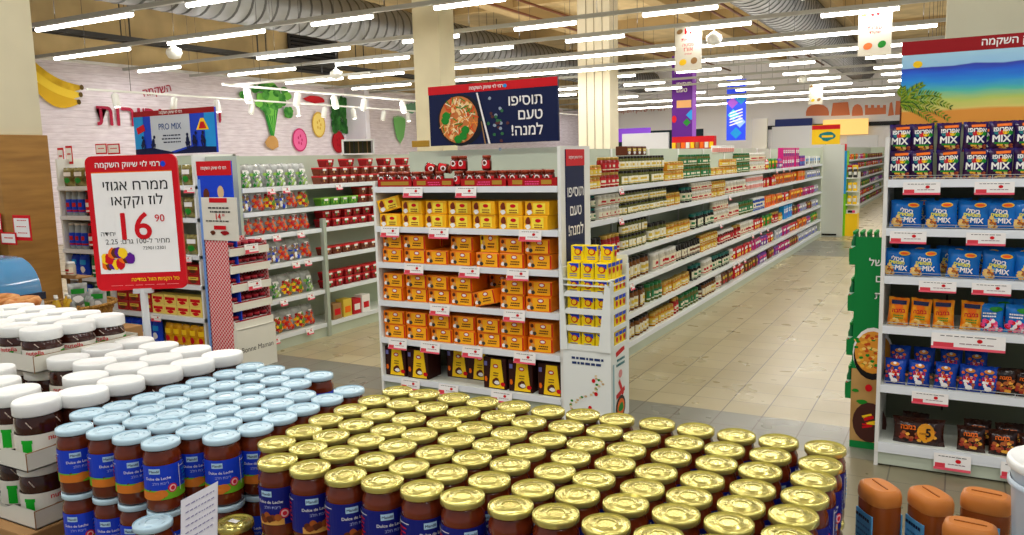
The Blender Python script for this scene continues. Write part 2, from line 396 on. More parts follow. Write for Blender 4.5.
# lights of the same rows outside the frame (right of it, overhead and behind)
for y in (-1.6, .75, 3.1, 5.45, 7.85, 10.0, 12.4, 14.25, 16.6, 19.15):
    x0 = {7.85: -6.9, 10.0: -4.4}.get(y, -11.5 if y < 7 else .2)
    x = x0; on_ = 0
    while x < 4.5:
        on_ += 1
        t = thing('ceiling_light', f'white linear light outside the view, {ordn(on_ - 1)} in the row at {round(y)} metres', 'ceiling light', (x + .59, y, ZL), 0, 'linear lights overhead')
        part(MB().rbox(-.59, .59, -.035, .035, -.012, .015, HOUS, .004), 'housing', t)
        T = Matrix.Translation((-.58, 0, -.02)) @ Matrix.Rotation(PI / 2, 4, 'Y')
        part(MB().lathe([(.02, 0), (.03, .01), (.03, 1.15), (.02, 1.16)], TUBE, 8, T=T), 'diffuser', t)
        lamp_area(x + .59, y, ZL - .06, 1.18, PW * 1.9); x += 2.3
# small white dome detectors hung from the tracks
def dome(px, py, y, lab):
    p = at(px, py, 1, y); t = thing('ceiling_sensor', lab, 'sensor', (p.x, y, p.z), 0, 'hanging white sensors')
    part(MB().lathe([(.02, -.14), (.1, -.12), (.14, -.04), (.13, .02), (.05, .07), (.015, .09)], WHITE, 16), 'dome', t); part(MB().tube([(0, 0, .08), (0, 0, ZL - p.z + .02)], .012, WHITE, 6), 'stem', t)
dome(174, 51, 10.0, 'white round sensor hanging from the track at the far left')
dome(336, 73, 14.25, 'white round sensor hanging left of the large cream column')
dome(714, 37, 14.25, 'white round sensor hanging right of the two hanging posters')
dome(803, 78, 25, 'small white round sensor hanging far down the aisle')

# ---- white spotlight rails in front of the produce wall
def spot(x, y, z, tilt, lab):
    t = thing('spotlight', lab, 'spotlight', (x, y, z), 0, 'small white spotlights on the rails')
    T = Matrix.Rotation(tilt, 4, 'Y') @ Matrix.Translation((0, 0, -.34))
    part(MB().lathe([(.07, 0), (.075, .02), (.07, .26), (.03, .3)], WHITE, 12, T=T), 'lamp_head', t)
    part(MB().lathe([(.05, -.004), (.055, .0)], mat('spot_lens', (255, 250, 235), .3, emit=8), 12, T=T), 'lens', t)
    part(MB().tube([(0, 0, 0), (0, 0, -.1)], .015, WHITE, 6), 'stem', t)
SR = [(-12.85, 11.6, 30), (-15.5, 10.5, 30)]
for i, (x, y0, y1) in enumerate(SR):
    tag(MB().box(x - .025, x + .025, y0, y1, 3.18, 3.22, WHITE).tube([(x, y0 + 1, 3.2), (x, y0 + 1, 6.2)], .006, GREYD, 4).tube([(x, 22, 3.2), (x, 22, 6.2)], .006, GREYD, 4).obj('spotlight_rail'), ['white spotlight rail nearer to the aisle, pointing at the produce wall', 'white spotlight rail closest to the whitewashed produce wall'][i], 'spotlight rail', 'spotlight rails')
tag(MB().box(-12.8, -9.4, 11.83, 11.88, 3.18, 3.22, WHITE).tube([(-11, 11.85, 3.2), (-11, 11.85, 6.2)], .006, GREYD, 4).obj('spotlight_rail'), 'white spotlight rail running crosswise above the produce wall', 'spotlight rail', 'spotlight rails')
for y in (12, 14.5, 17, 19.5, 22, 24.5, 27):
    g_ = lamp_area(-13.2, y, 3.1, 1.6, 60); g_.rotation_euler = (0, math.radians(-68), 0); g_.data.size = .4; g_.data.size_y = 1.6  # area lamps throwing the rail spotlights' light onto the wall, not battens
k = 0
for (x, y0, y1) in SR:
    y = y0 + .6
    while y < y1 - 3:
        spot(x, y, 3.2, .25 if k % 2 else -.2, f'white spotlight, {ordn(k)} counted along the two produce wall rails'); y += 1.15 + .35 * (k % 3 == 0); k += 1

# ================================================================ SIGNS AND GRAPHICS
def put_letters(name, lab, body, u, v, w, m, fn, heb=True, cat='letters', depth=.02):
    mb = MB(); mb.eps = .004; fit_text(mb, body, fn, u, v, w, m, heb, .02); o = mb.obj(name); return tag(o, lab, cat)
WX = -16.97
wallf = flatX(WX, .012)
# crimson lettering on the produce wall
put_letters('wall_lettering', 'large crimson Hebrew lettering on the whitewashed wall', 'ירקות ופירות', 13.42, 2.7, 3.5, CRIM, wallf)
mb = MB(); mb.eps = .004; t = text2d('השקמה', .02, True); mb.decal(t, wallf, 13.3, 3.4, .8 / t[2], CRIM, .22); tag(mb.obj('wall_lettering'), 'small slanted crimson script lettering above the large letters on the wall', 'letters')
# wall decals of produce
def decal_obj(name, lab, cat, fn_build): mb = MB(); mb.eps = .0012; fn_build(mb); return tag(mb.obj(name), lab, cat, 'produce pictures on the wall')
BAN = mat('banana_yellow', (238, 196, 40), .6, c2=(205, 160, 20), vscale=4); TIP = mat('banana_tip', (96, 74, 24), .7)
def f_ban(mb):
    for i, (y0, z0, y1, z1, w) in enumerate(((10.2, 3.85, 11.34, 3.28, .11), (10.15, 3.7, 11.3, 3.12, .12), (10.1, 3.5, 11.24, 2.96, .13))):
        pts = []; n = 8
        for k in range(n + 1):
            q = k / n; ww = w * math.sin(PI * min(1, max(.12, q * .86 + .07))) + .02; sag = -.22 * math.sin(PI * q)
            pts.append((y0 + (y1 - y0) * q, z0 + (z1 - z0) * q + sag + .1, ww))
        vs = [(a, b + c) for a, b, c in pts] + [(a, b - c) for a, b, c in pts]
        mb.decal((vs, [(n + 1 + k, n + 2 + k, k + 1, k) for k in range(n)]), flatX(WX, .012 + .004 * i), 0, 0, 1, [BAN, mat('banana_bright', (250, 214, 60), .6), mat('banana_mid', (228, 182, 34), .6)][i])
        mb.decal(ell(.05, .06, 8), flatX(WX, .03), y1 + .02, z1 + .1, 1, TIP)
decal_obj('banana_decal', 'bunch of yellow bananas pictured on the wall beside the cream pillar', 'wall picture', f_ban)
def f_cel(mb):
    LG = mat('celery_stalk', (120, 200, 80), .6); LG2 = mat('celery_leaf', (36, 120, 40), .6, c2=(90, 170, 70), vscale=6)
    for i in range(9):
        a = PI / 2 + (i - 4) * .075; mb.decal(poly([(0, -.06), (1.1, -.045), (1.1, .045), (0, .06)]), flatX(WX, .012), 16.95, 2.38, 1, LG if i % 2 else GREEN, a)
    r = random.Random(3)
    for i in range(46): mb.decal(blob(.17, .13, i), flatX(WX, .02), 17.05 + r.gauss(0, .3), 3.5 + r.gauss(0, .2), 1, LG2 if i % 3 else LG)
    mb.decal(blob(.28, .25, 5), flatX(WX, .026), 16.9, 2.22, 1, mat('root_tan', (196, 150, 90), .7))
decal_obj('celery_decal', 'green leafy celery bunch pictured on the wall', 'wall picture', f_cel)
def f_rad(c, rim, y, z, a, b):
    def f(mb):
        mb.decal(ell(a, b, 24), flatX(WX, .012), y, z, 1, rim); mb.decal(ell(a * .86, b * .88, 24), flatX(WX, .016), y, z, 1, c)
        for i in range(5): mb.decal(ell(.03, .05, 6), flatX(WX, .02), y + .08 * math.cos(i * 1.3), z + .12 * math.sin(i * 1.3), 1, rim)
    return f
decal_obj('radish_decal', 'pink oval radish slice pictured on the wall', 'wall picture', f_rad(mat('pink_flesh', (240, 110, 170), .6), mat('pink_rind', (205, 40, 110), .6), 18.03, 2.3, .3, .34))
decal_obj('melon_decal', 'pale yellow oval fruit pictured on the wall above the radish', 'wall picture', f_rad(mat('yellow_flesh', (240, 215, 120), .6), mat('yellow_rind', (215, 170, 60), .6), 18.87, 2.76, .29, .38))
decal_obj('beet_decal', 'dark red oval beet pictured on the wall', 'wall picture', f_rad(mat('beet_red', (175, 12, 30), .6), mat('beet_rind', (140, 6, 22), .6), 19.72, 2.25, .3, .34))
def f_pars(mb):
    r = random.Random(5)
    for i in range(40): mb.decal(blob(.14, .16, i + 90), flatX(WX, .016), 19.75 + r.uniform(-.22, .35), 3.05 + r.uniform(-.45, .5), 1, mat('parsley', (50, 115, 45), .6, c2=(20, 70, 25), vscale=7))
decal_obj('parsley_decal', 'dark green herb bunch pictured on the wall above the beet', 'wall picture', f_pars)
def f_tom(mb): mb.decal(blob(.5, .14, 5), flatX(WX, .016), 18.75, 3.5, 1, RED)
decal_obj('tomato_decal', 'red fruit pictured high on the wall partly behind the light rail', 'wall picture', f_tom)
# second stretch of wall beyond the corner: pale partition with pictures
tag(MB().box(-17, -16.2, 20.15, 20.35, 0, 3.93, mat('lilac_white', (216, 214, 226), .7)).obj('wall_partition'), kind='structure')
def f_far(mb):
    f = flatX(WX, .016)
    for i in range(10): mb.decal(leaf(1.0, .12), f, 22.9, 2.2, 1, mat('cucumber_green', (120, 190, 110), .6), 1.2 + i * .08)
    mb.decal(rect(1.1, .42), f, 24.5, 2.95, 1, mat('cyan_print', (40, 200, 220), .5))
    for i in range(9): mb.decal(blob(.3, .2, i), f, 23.4 + .25 * i, 3.4 + .05 * (i % 3), 1, mat('soft_green', (110, 160, 130), .6))
decal_obj('vegetable_decal', 'green vegetables with a cyan patch pictured on the far left wall', 'wall picture', f_far)
wf = thing('wall_shelf_frame', 'white framed box with dark slats on top of the produce shelving', 'framed box', (-5.5, at(356, 156, 0, -5.5).y, 1.68), math.radians(-48))

# framed box standing on the produce gondola (px 342-372)
fb = MB(); fb.box(-.02, .2, -.14, .18, 0, .015, WHITE); fb.box(-.02, .2, -.14, .18, .14, .155, WHITE); fb.box(-.02, .2, -.14, -.125, 0, .15, WHITE); fb.box(-.02, .2, .165, .18, 0, .15, WHITE); part(fb, 'frame', wf)
fb = MB(); fb.box(-.01, 0, -.12, .16, .015, .14, mat('olive_dark', (74, 72, 44), .6))
for k_ in range(6): fb.box(0, .01, -.11 + k_ * .045, -.1 + k_ * .045, .015, .14, [GREYD, CARD][k_ % 2])
part(fb, 'slat_panel', wf)

HDR = 'רמי לוי שיווק השקמה'
# --- big red price sign on a pole
t = thing('price_sign', 'large red framed price sign reading 16 90 on a clear pole among the white-lidded jars', 'price sign', (-2.288, 1.682, 1.213), math.radians(31))
t.rotation_euler = (0, math.radians(-.5), math.radians(31))
fr = MB()

pr_ = []
for cx_, cz_, a0 in ((.142 - .022, .022, -90), (.142 - .022, .428 - .022, 0), (-.142 + .022, .428 - .022, 90), (-.142 + .022, .022, 180)):
    for q in range(6): a = math.radians(a0 + q * 18); pr_.append((cx_ + .022 * math.cos(a), cz_ + .022 * math.sin(a)))
n_ = len(pr_); fr.add([(x, -.006, z) for x, z in pr_] + [(x, .006, z) for x, z in pr_], [tuple(range(n_)), tuple(range(n_, 2 * n_))[::-1]] + [(i, n_ + i, n_ + (i + 1) % n_, (i + 1) % n_) for i in range(n_)], RED); part(fr, 'frame', t)
sh = MB(); f = flatY(-.006, .001); sh.decal(rect(.25, .32), f, 0, .215, 1, PAPER); sh.decal(rect(.25, .003), f, 0, .376, 1, ORG)
f2 = flatY(-.006, .002)
fit_text(sh, 'ממרח אגוזי', f2, .008, .333, .2, BLACK, True, .004); fit_text(sh, 'לוז וקקאו', f2, .01, .284, .16, BLACK, True, .004)
fit_text(sh, '16', f2, .0, .205, .092, RED, False, .02); fit_text(sh, '90', f2, .075, .228, .03, RED, False, .01)
fit_text(sh, 'מחיר ל-100 גרם: 2.25', f2, .0, .158, .2, GREYD, True, 0); fit_text(sh, 'יחידה', f2, -.09, .182, .045, GREYD, True, 0); fit_text(sh, '7290112301', f2, .05, .134, .07, GREYD, False, 0)
for i in range(14):
    sh.decal(blob(.016, .02, i), f2, -.105 + .011 * (i % 8) , .085 + .018 * (i // 5), 1, [ORG, BROWN, PURP, YEL, RED][i % 5])
part(sh, 'price_sheet', t)
hd = MB(); fit_text(hd, HDR, flatY(-.006, .002), -.01, .398, .2, PAPER, True, .03); hd.decal(ell(.008, .009), flatY(-.006, .002), .1, .398, 1, BLUE)
fit_text(hd, 'סל הקניות הזול במדינה', flatY(-.006, .002), .045, .033, .15, YEL, True, .02); bars(hd, flatY(-.006, .002), 0, .016, .24, 1, .006, mat('pinkish', (235, 150, 150), .6), .2); part(hd, 'lettering', t)
CLR = mat('clear_plastic', (225, 230, 232), .15, alpha=.55)
pm = MB(); pm.lathe([(.012, -.42), (.012, 0)], CLR, 10); pm.rbox(-.03, .03, -.01, .01, -.012, .004, CLR, .002); part(pm, 'pole', t)

# --- header sign with noodles on the endcap
def header_sign():
    t = thing('header_sign', 'navy and red header sign with a noodle bowl above the orange biscuit shelves', 'sign', (-2.76, 4.75, 1.705)); t.rotation_euler = (0, math.radians(-.4), 0)
    b = MB(); b.rbox(-.495, .495, 0, .02, 0, .402, NAVY, .002); part(b, 'board', t)
    h = MB(); h.box(-.496, .496, -.003, .0, .348, .404, RED); fit_text(h, HDR, flatY(-.003), -.03, .373, .26, PAPER, True, .03); h.decal(ell(.014, .012), flatY(-.003), .115, .373, 1, SKY); part(h, 'red_header', t)
    f = flatY(0, .002); p = MB(); p.decal(ell(.185, .172, 28), f, -.24, .165, 1, mat('bowl_dark', (24, 26, 34), .3)); p.decal(ell(.155, .158, 24), flatY(0, .003), -.255, .17, 1, mat('noodle_base', (205, 120, 60), .5))
    r = random.Random(1); cs = [mat('noodle_cream', (245, 205, 140), .5), mat('noodle_red', (225, 70, 30), .5), mat('noodle_orange', (240, 150, 60), .5), GREEN, mat('noodle_pale', (250, 230, 190), .5)]
    for i in range(110):
        a = r.random() * 7; q = .14 * math.sqrt(r.random()); p.decal(rect(.05 if i % 5 else .03, .007 if i % 5 else .02), flatY(0, .0035 + i * .00003), -.255 + q * math.cos(a), .17 + q * math.sin(a), 1, cs[i % 5 if i % 9 else 0], r.random() * 3)
    for (u, v) in ((-.35, .2), (-.22, .06), (-.2, .1), (-.36, .17), (-.26, .04)): p.decal(blob(.035, .03, 7), flatY(0, .008), u, v, 1, GREEN)
    part(p, 'noodle_bowl_picture', t)
    c = MB(); c.decal(poly([(-.105, .34), (-.092, .34), (-.005, .0), (-.02, .0)]), flatY(0, .009), 0, 0, 1, PAPER); c.decal(poly([(-.075, .15), (-.068, .15), (-.04, .0), (-.05, .0)]), flatY(0, .009), 0, 0, 1, CARD)
    for i in range(22): c.decal(blob(.014, .012, i), flatY(0, .004), .04 + r.gauss(0, .05), .16 + r.gauss(0, .07), 1, [mat('herb', (50, 110, 70), .6), mat('salt', (150, 165, 185), .6), mat('spice', (90, 50, 50), .6)][i % 3])
    part(c, 'chopsticks_picture', t)
    l = MB(); t1 = text2d('תוסיפו', .02, True); s = .245 / t1[2]
    for i, w in enumerate(('תוסיפו', 'טעם', 'למנה!')):
        tt = text2d(w, .02, True, 'R'); l.decal(tt, flatY(0, .004), .385, .27 - i * .093, s, PAPER)
    part(l, 'lettering', t)
header_sign()
# --- PRO MIX sign
def promix():
    t = thing('header_sign', 'blue and white header sign reading PRO MIX above the left shelves', 'sign', (-6.2, 5.0, 1.72))
    b = MB(); b.rbox(-.535, .535, 0, .02, 0, .39, BLUE, .002); part(b, 'board', t)
    h = MB(); h.box(-.536, .536, -.003, 0, .345, .392, DRED); fit_text(h, HDR, flatY(-.003), -.02, .368, .3, PAPER, True, .03); part(h, 'red_header', t)
    g = MB(); f = flatY(0, .002); g.decal(rect(.13, .34), f, -.47, .175, 1, SKY); g.decal(rect(.13, .34), f, .47, .175, 1, SKY)
    g.decal(poly([(-.3, .345), (-.3, .06), (-.05, .02), (.22, .07), (.22, .345)][::1]), flatY(0, .003), 0, 0, 1, mat('silver_print', (196, 204, 216), .4))
    g.decal(poly([(-.535, .0), (.535, .0), (.535, .05), (.25, .06), (0, .01), (-.3, .06), (-.535, .05)]), flatY(0, .004), 0, 0, 1, NAVY)
    g.decal(rect(.11, .06), flatY(0, .004), -.44, .23, 1, RED, .3); g.decal(poly([(.3, .2), (.46, .2), (.4, .3), (.36, .3)]), flatY(0, .004), 0, 0, 1, YEL); g.decal(poly([(.33, .21), (.43, .21), (.4, .27), (.36, .27)]), flatY(0, .005), 0, 0, 1, RED)
    part(g, 'artwork', t)
    l = MB(); fit_text(l, 'PRO MIX', flatY(0, .005), -.04, .245, .3, mat('print_navy_blue', (30, 70, 140), .5), False, .012, maxh=.09); bars(l, flatY(0, .005), -.04, .165, .26, 3, .03, NAVY, .35, 2); part(l, 'lettering', t)
    s = MB()
    for (u, v, k) in ((-.42, .07, 0), (-.28, .07, 1), (.18, .08, 2), (.27, .09, 3), (.38, .09, 4)):
        s.decal(ell(.022, .045, 10), flatY(0, .006), u, v + .03, 1, NAVY, .2 * (k - 2)); s.decal(ell(.016, .016, 10), flatY(0, .006), u + .02 * (k % 2), v + .085, 1, NAVY)
        s.decal(rect(.014, .07), flatY(0, .006), u - .015, v - .01, 1, NAVY, .35); s.decal(rect(.014, .07), flatY(0, .006), u + .018, v - .01, 1, NAVY, -.3)
    part(s, 'printed_artwork', t)
promix()
# --- beach header on the right stand
def beach():
    t = thing('header_sign', 'header sign with a beach, sea and palm picture above the snack stand', 'sign', (-.295, 4.8, 1.72))
    b = MB(); b.rbox(0, 1.0, 0, .02, 0, .43, SKY, .002); part(b, 'board', t)
    h = MB(); h.box(-.002, 1.002, -.003, 0, .365, .434, DRED); fit_text(h, HDR, flatY(-.003), .57, .4, .42, PAPER, True, .03); part(h, 'red_header', t)
    m = bpy.data.materials.new('sea_print'); m.use_nodes = True; nt = m.node_tree; bb = nt.nodes['Principled BSDF']; tc = nt.nodes.new('ShaderNodeTexCoord'); sp = nt.nodes.new('ShaderNodeSeparateXYZ'); r = nt.nodes.new('ShaderNodeValToRGB')
    nz = nt.nodes.new('ShaderNodeTexNoise'); mp = nt.nodes.new('ShaderNodeMapping'); mp.inputs['Scale'].default_value = (2, 1, 14); nt.links.new(tc.outputs['Object'], mp.inputs[0]); nt.links.new(mp.outputs[0], nz.inputs[0]); nz.inputs['Scale'].default_value = 2
    md = nt.nodes.new('ShaderNodeMath'); md.operation = 'MULTIPLY_ADD'; md.inputs[1].default_value = .05; nt.links.new(nz.outputs['Fac'], md.inputs[0])
    nt.links.new(tc.outputs['Object'], sp.inputs[0]); nt.links.new(sp.outputs[2], md.inputs[2]); mr = nt.nodes.new('ShaderNodeMapRange'); mr.inputs[1].default_value = .02; mr.inputs[2].default_value = .4; nt.links.new(md.outputs[0], mr.inputs[0]); nt.links.new(mr.outputs[0], r.inputs[0])
    e = r.color_ramp.elements; e[0].position = 0; e[0].color = lin((225, 150, 50)); e[1].position = 1; e[1].color = lin((170, 215, 235))
    for p, c in ((.2, (230, 150, 50)), (.24, (222, 205, 110)), (.35, (185, 205, 95)), (.46, (80, 190, 170)), (.6, (20, 140, 225)), (.72, (15, 90, 215)), (.8, (40, 50, 170)), (.815, (150, 200, 235))): q = e.new(p); q.color = lin(c)
    nt.links.new(r.outputs[0], bb.inputs['Base Color']); bb.inputs['Roughness'].default_value = .4
    g = MB(); g.decal(rect(1.0, .365), flatY(0, .002), .5, .183, 1, m); g.decal(ell(.022, .018), flatY(0, .003), .075, .315, 1, YEL); part(g, 'seascape_picture', t)
    p = MB(); PG = mat('palm_green', (110, 150, 30), .5)
    PG2 = mat('palm_olive', (150, 160, 40), .5); PG3 = mat('palm_dark', (60, 100, 30), .5)
    for i, (a, l, dr) in enumerate(((.95, .17, .25), (.62, .22, .5), (.3, .24, .5), (.02, .22, .45), (-.3, .19, .35), (1.5, .1, .1))):
        for q in range(16):
            u = q / 15; x = l * u * math.cos(a); z = .12 + l * u * math.sin(a) - dr * .1 * u * u * 2; an = a - dr * u * 1.2
            for sg in (-1, 1):
                if x < .002 and sg > 0: continue
                p.decal(leaf(.045 * (1 - .55 * u), .0038), flatY(0, .004 + i * .0002), x, z, 1, [PG, PG2, PG3][(q + i) % 3], an + sg * .75)
    p.decal(rect(.008, .14), flatY(0, .004), .004, .07, 1, BROWN); part(p, 'palm_picture', t)
beach()
# --- hanging posters and banners
def hanging(name, lab, px0, px1, py0, py1, y, m, deco, top=None):
    a = at(px0, py0, 1, y); b = at(px1, py1, 1, y); w = b.x - a.x; z1 = top if top else a.z; h = z1 - b.z
    t = thing(name, lab, 'poster' if 'poster' in name else 'banner', ((a.x + b.x) / 2, y, b.z))
    part(MB().box(-w / 2, w / 2, 0, .01, 0, h, m), 'sheet', t)
    g = MB(); deco(g, w, h); part(g, 'artwork', t)
    wi = MB()
    for s in (-.4, .4): wi.tube([(s * w, .005, h), (s * w, .005, max(h + .1, ZL + (2.3 if z1 > ZL else 0) - b.z))], .004, GREYD, 4)
    part(wi, 'wire', t); return t
def d_post(seed, txt):
    def f(g, w, h):
        q = flatY(0, .002); g.decal(rect(w * .26, h * .13), q, 0, h * .88, 1, RED)
        fit_text(g, '2' if seed == 2 else '1', flatY(0, .004), 0, h * .88, w * .08, PAPER, False, .02)
        for i, l in enumerate(txt): fit_text(g, l, q, 0, h * (.68 - i * .1), w * (.5 - .08 * i), RED, True, .01)
        g.decal(ell(w * .14, h * .07), q, -w * .2, h * .2, 1, YEL if seed == 1 else ORG, .3); g.decal(ell(w * .13, h * .07), q, w * .22, h * .22, 1, CARD if seed == 1 else GREEN, .6); g.decal(ell(w * .12, h * .05), q, -w * .32, h * .88, 1, CARD, .4); g.decal(ell(w * .1, h * .05), q, w * .34, h * .9, 1, mat('peach', (225, 170, 140), .5), .4)
    return f
PST = mat('poster_cream', (226, 222, 208), .6)
hanging('hanging_poster', 'cream hanging poster with fruit pictures in front of the purple banner', 675, 701.5, 27, 70, 14.32, PST, d_post(1, ('קטניות', 'פסטה', 'אורז', 'שימורים')))
hanging('hanging_poster', 'cream hanging poster with red number 2 at upper right', 859, 891, 9, 54, 14.32, PST, d_post(2, ('חטיפי בריאות', 'עוגיות', 'שוקולד')))
hanging('hanging_poster', 'small cream hanging poster far down the aisle below the track', 809, 822.5, 84, 104, 28.9, PST, d_post(1, ('חטיפים', 'מתוק')))
def d_purp(g, w, h):
    q = flatY(0, .01); fit_text(g, 'תוסיפו\nטעם', q, 0, h * .66, w * .6, PAPER, True, .02); g.decal(rect(w * .6, h * .08), q, 0, h * .48, 1, mat('cake', (225, 170, 110), .5)); g.decal(rect(w * .3, w * .3), q, w * .3, h * .36, 1, SKY, .78); g.decal(rect(w * .22, w * .22), q, w * .12, h * .28, 1, GREEN, .78); g.decal(ell(w * .1, h * .04), q, -w * .4, h * .32, 1, RED)
    g.decal(rect(w * .16, h), q, w * .42, h * .5, 1, mat('violet_light', (150, 90, 200), .4))
hanging('hanging_banner', 'tall purple banner with white lettering in mid distance', 672, 696, 50, 148, 27.6, PURP, d_purp, 4.95)
def d_bl(g, w, h):
    q = flatY(0, .01)
    for i, (u, v, c) in enumerate(((-.2, .62, mat('lilac', (170, 90, 220), .5)), (.25, .68, SKY), (-.15, .42, mat('aqua', (80, 200, 225), .5)), (.2, .3, mat('ice', (150, 190, 245), .5)), (0, .12, SKY))): g.decal(rect(w * .42, w * .42), q, u * w, v * h, 1, c, .78)
    for i in range(5): g.decal(rect(w * .7, h * .02), flatY(0, .014), 0, h * (.28 + .05 * i), 1, PAPER, .3)
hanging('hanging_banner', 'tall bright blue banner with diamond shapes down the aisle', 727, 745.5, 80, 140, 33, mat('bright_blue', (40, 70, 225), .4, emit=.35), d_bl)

# ================================================================ SHELVING
def shelf_board(mb, x0, x1, y0, y1, z, rail_face):
    mb.box(x0, x1, y0, y1, z - .03, z, SHELF); q = MB()
    if rail_face == '-Y': q.box(x0, x1, y0 - .012, y0, z - .034, z + .004, RAIL)
    else: q.box(x1, x1 + .012, y0, y1, z - .034, z + .004, RAIL)
    mb.rail = q
def price_tag(x, y, z, w, h, lab, grp, face='-Y', tilt=.2, digits=None):
    n = price_tag.n = getattr(price_tag, 'n', 0) + 1
    key = (round(w, 2), round(h, 3), face)
    PR = price_tag.__dict__.setdefault('c', {})
    if key not in PR:
        mb = MB(); mb.box(-w / 2, w / 2, -.002, 0, -h, 0, PAPER); f = flatY(-.002, .0008)
        mb.decal(rect(w, h * .16), f, 0, -h * .92, 1, mat('tag_pink', (232, 90, 110), .6)); mb.decal(rect(w * .28, h * .28), f, -w * .33, -h * .72, 1, mat('tag_red', (215, 60, 75), .6))
        mb.decal(ell(h * .16, h * .13, 10), f, w * .16, -h * .38, 1, RED); bars(mb, f, 0, -h * .15, w * .8, 1, h * .15, GREYD, .3, 4); bars(mb, f, w * .1, -h * .6, w * .5, 1, h * .15, mat('tag_print', (150, 120, 125), .6), .35, 5)
        o = tag(mb.obj('price_tag'), lab, 'price tag', grp); PR[key] = Proto(o)
    rz = 0 if face == '-Y' else PI / 2
    return PR[key].put((x, y, z), 0, lab, grp, rot=(-tilt, 0, rz))

# ---------------- endcap with biscuits
EX0, EX1, EY0, EY1 = -3.485, -2.11, 4.4, 4.84
EZ = [.117, .39, .652, .917, 1.163, 1.43]
t = thing('shelf_unit', 'white end-of-aisle shelf unit full of yellow and orange biscuit packs', 'shelf unit', (0, 0, 0))
mb = MB(); mb.box(EX0, EX1, EY1 - .03, EY1, .0, 1.67, PANEL)
for k in range(1, 14): mb.box(-2.42, -2.405, EY1 - .034, EY1 - .03, .1 * k + .2, .1 * k + .23, GREYD)
part(mb, 'back_panel', t)
for x in (EX0 - .02, EX1):
    mb = MB(); mb.box(x, x + .02, EY0 + (.0 if x < -3 else .0), EY1, 0, 1.47 if x < -3 else 1.67, WHITE); part(mb, 'side_panel', t)
for z in EZ:
    mb = MB(); shelf_board(mb, EX0, EX1, EY0, EY1 - .03, z, '-Y'); part(mb, 'shelf', t)
mb = MB(); mb.box(EX0, EX1, EY0 + .02, EY0 + .04, 0, .085, PANEL); part(mb, 'kick_plate', t)
# navy vertical sign on its side panel
t = thing('side_sign', 'narrow navy vertical sign with white Hebrew words on the endcap side', 'sign', (EX1 + .02, 4.6, .92))
mb = MB(); mb.box(0, .006, -.135, .135, 0, .73, NAVY); part(mb, 'board', t)
mb = MB(); mb.box(.006, .009, -.135, .135, .63, .73, RED); fit_text(mb, HDR, flatX(.009), 0, .68, .2, PAPER, True, .03); part(mb, 'red_header', t)
mb = MB(); t1 = text2d('תוסיפו', .02, True); s = .235 / t1[2]
for i, w in enumerate(('תוסיפו', 'טעם', 'למנה!')): mb.decal(text2d(w, .02, True), flatX(.006), 0, .47 - i * .115, s, PAPER)
part(mb, 'lettering', t)
t = tag(MB().rbox(-.07, .07, 0, .02, 0, .045, GOLDP, .003).obj('name_plate', loc=tuple(at(420, 147, 1, 4.78))), 'small gold plate at the left foot of the noodle header sign', 'plate')

# products of the endcap
def biscuit_pack(name, lab, w, d, h, main, art, txtc, kind=0, side=None):
    t = thing(name, lab, 'biscuit pack')
    mb = MB(); mb.rbox(-w / 2, w / 2, 0, d, 0, h, main, .006); f = flatY(0, .0015)
    if side: mb.decal(rect(.022, h - .014), f, w / 2 - .012, h / 2, 1, side)
    part(mb, 'wrapper', t)
    a = MB()
    if kind == 0:      # yellow chocolate biscuit pack
        a.decal(rect(w * .5, h * .75), flatY(0, .002), w * .1, h * .5, 1, mat('pack_lemon', (250, 225, 70), .4)); a.decal(blob(w * .13, h * .3, 2), flatY(0, .003), -w * .3, h * .62, 1, mat('choc', (120, 45, 25), .4)); a.decal(blob(w * .12, h * .2, 3), flatY(0, .003), -w * .3, h * .22, 1, PAPER)
        a.decal(ell(w * .12, h * .13), flatY(0, .003), w * .12, h * .66, 1, RED); bars(a, flatY(0, .003), w * .12, h * .36, w * .34, 2, h * .16, mat('choc2', (150, 70, 30), .4), .5, 3)
    elif kind == 1:    # orange tea biscuits
        a.decal(rect(w * .66, h * .84), flatY(0, .002), w * .1, h * .5, 1, mat('pack_amber', (252, 178, 30), .4)); a.decal(ell(w * .13, h * .15), flatY(0, .003), w * .1, h * .75, 1, RED); a.decal(ell(w * .09, h * .09), flatY(0, .0035), w * .1, h * .75, 1, PAPER)
        for i, (u, v) in enumerate(((-.36, .75), (-.3, .5), (-.38, .28), (-.25, .25))): a.decal(blob(w * .085, h * .15, i), flatY(0, .003 + i * .0003), u * w, v * h, 1, [BROWN, mat('biscuit', (215, 160, 90), .5), PAPER, GREYD][i])
        bars(a, flatY(0, .003), w * .12, h * .45, w * .4, 2, h * .16, BROWN, .5, 5)
    else:              # tall coffee-cake box
        a.decal(poly([(-w * .26, h * .04), (w * .42, h * .04), (w * .3, h * .96), (-w * .14, h * .96)]), flatY(0, .002), 0, 0, 1, YEL); a.decal(ell(w * .12, h * .07), flatY(0, .003), w * .06, h * .74, 1, RED); a.decal(ell(w * .08, h * .035), flatY(0, .0035), w * .06, h * .74, 1, PAPER)
        a.decal(blob(w * .2, h * .14, 2), flatY(0, .003), w * .06, h * .24, 1, BROWN); a.decal(blob(w * .13, h * .08, 5), flatY(0, .004), w * .1, h * .22, 1, PAPER); a.decal(ell(w * .1, h * .07), flatY(0, .003), w * .36, h * .18, 1, RED); a.decal(rect(w * .13, h * .14), flatY(0, .003), -w * .38, h * .8, 1, mat('lav', (120, 120, 190), .4)); a.decal(blob(w * .07, h * .1, 8), flatY(0, .003), -w * .38, h * .3, 1, ORG)
        bars(a, flatY(0, .003), w * .06, h * .52, w * .24, 2, h * .08, BROWN, .4, 5)
    part(a, 'printed_front', t)
    return Proto(t)
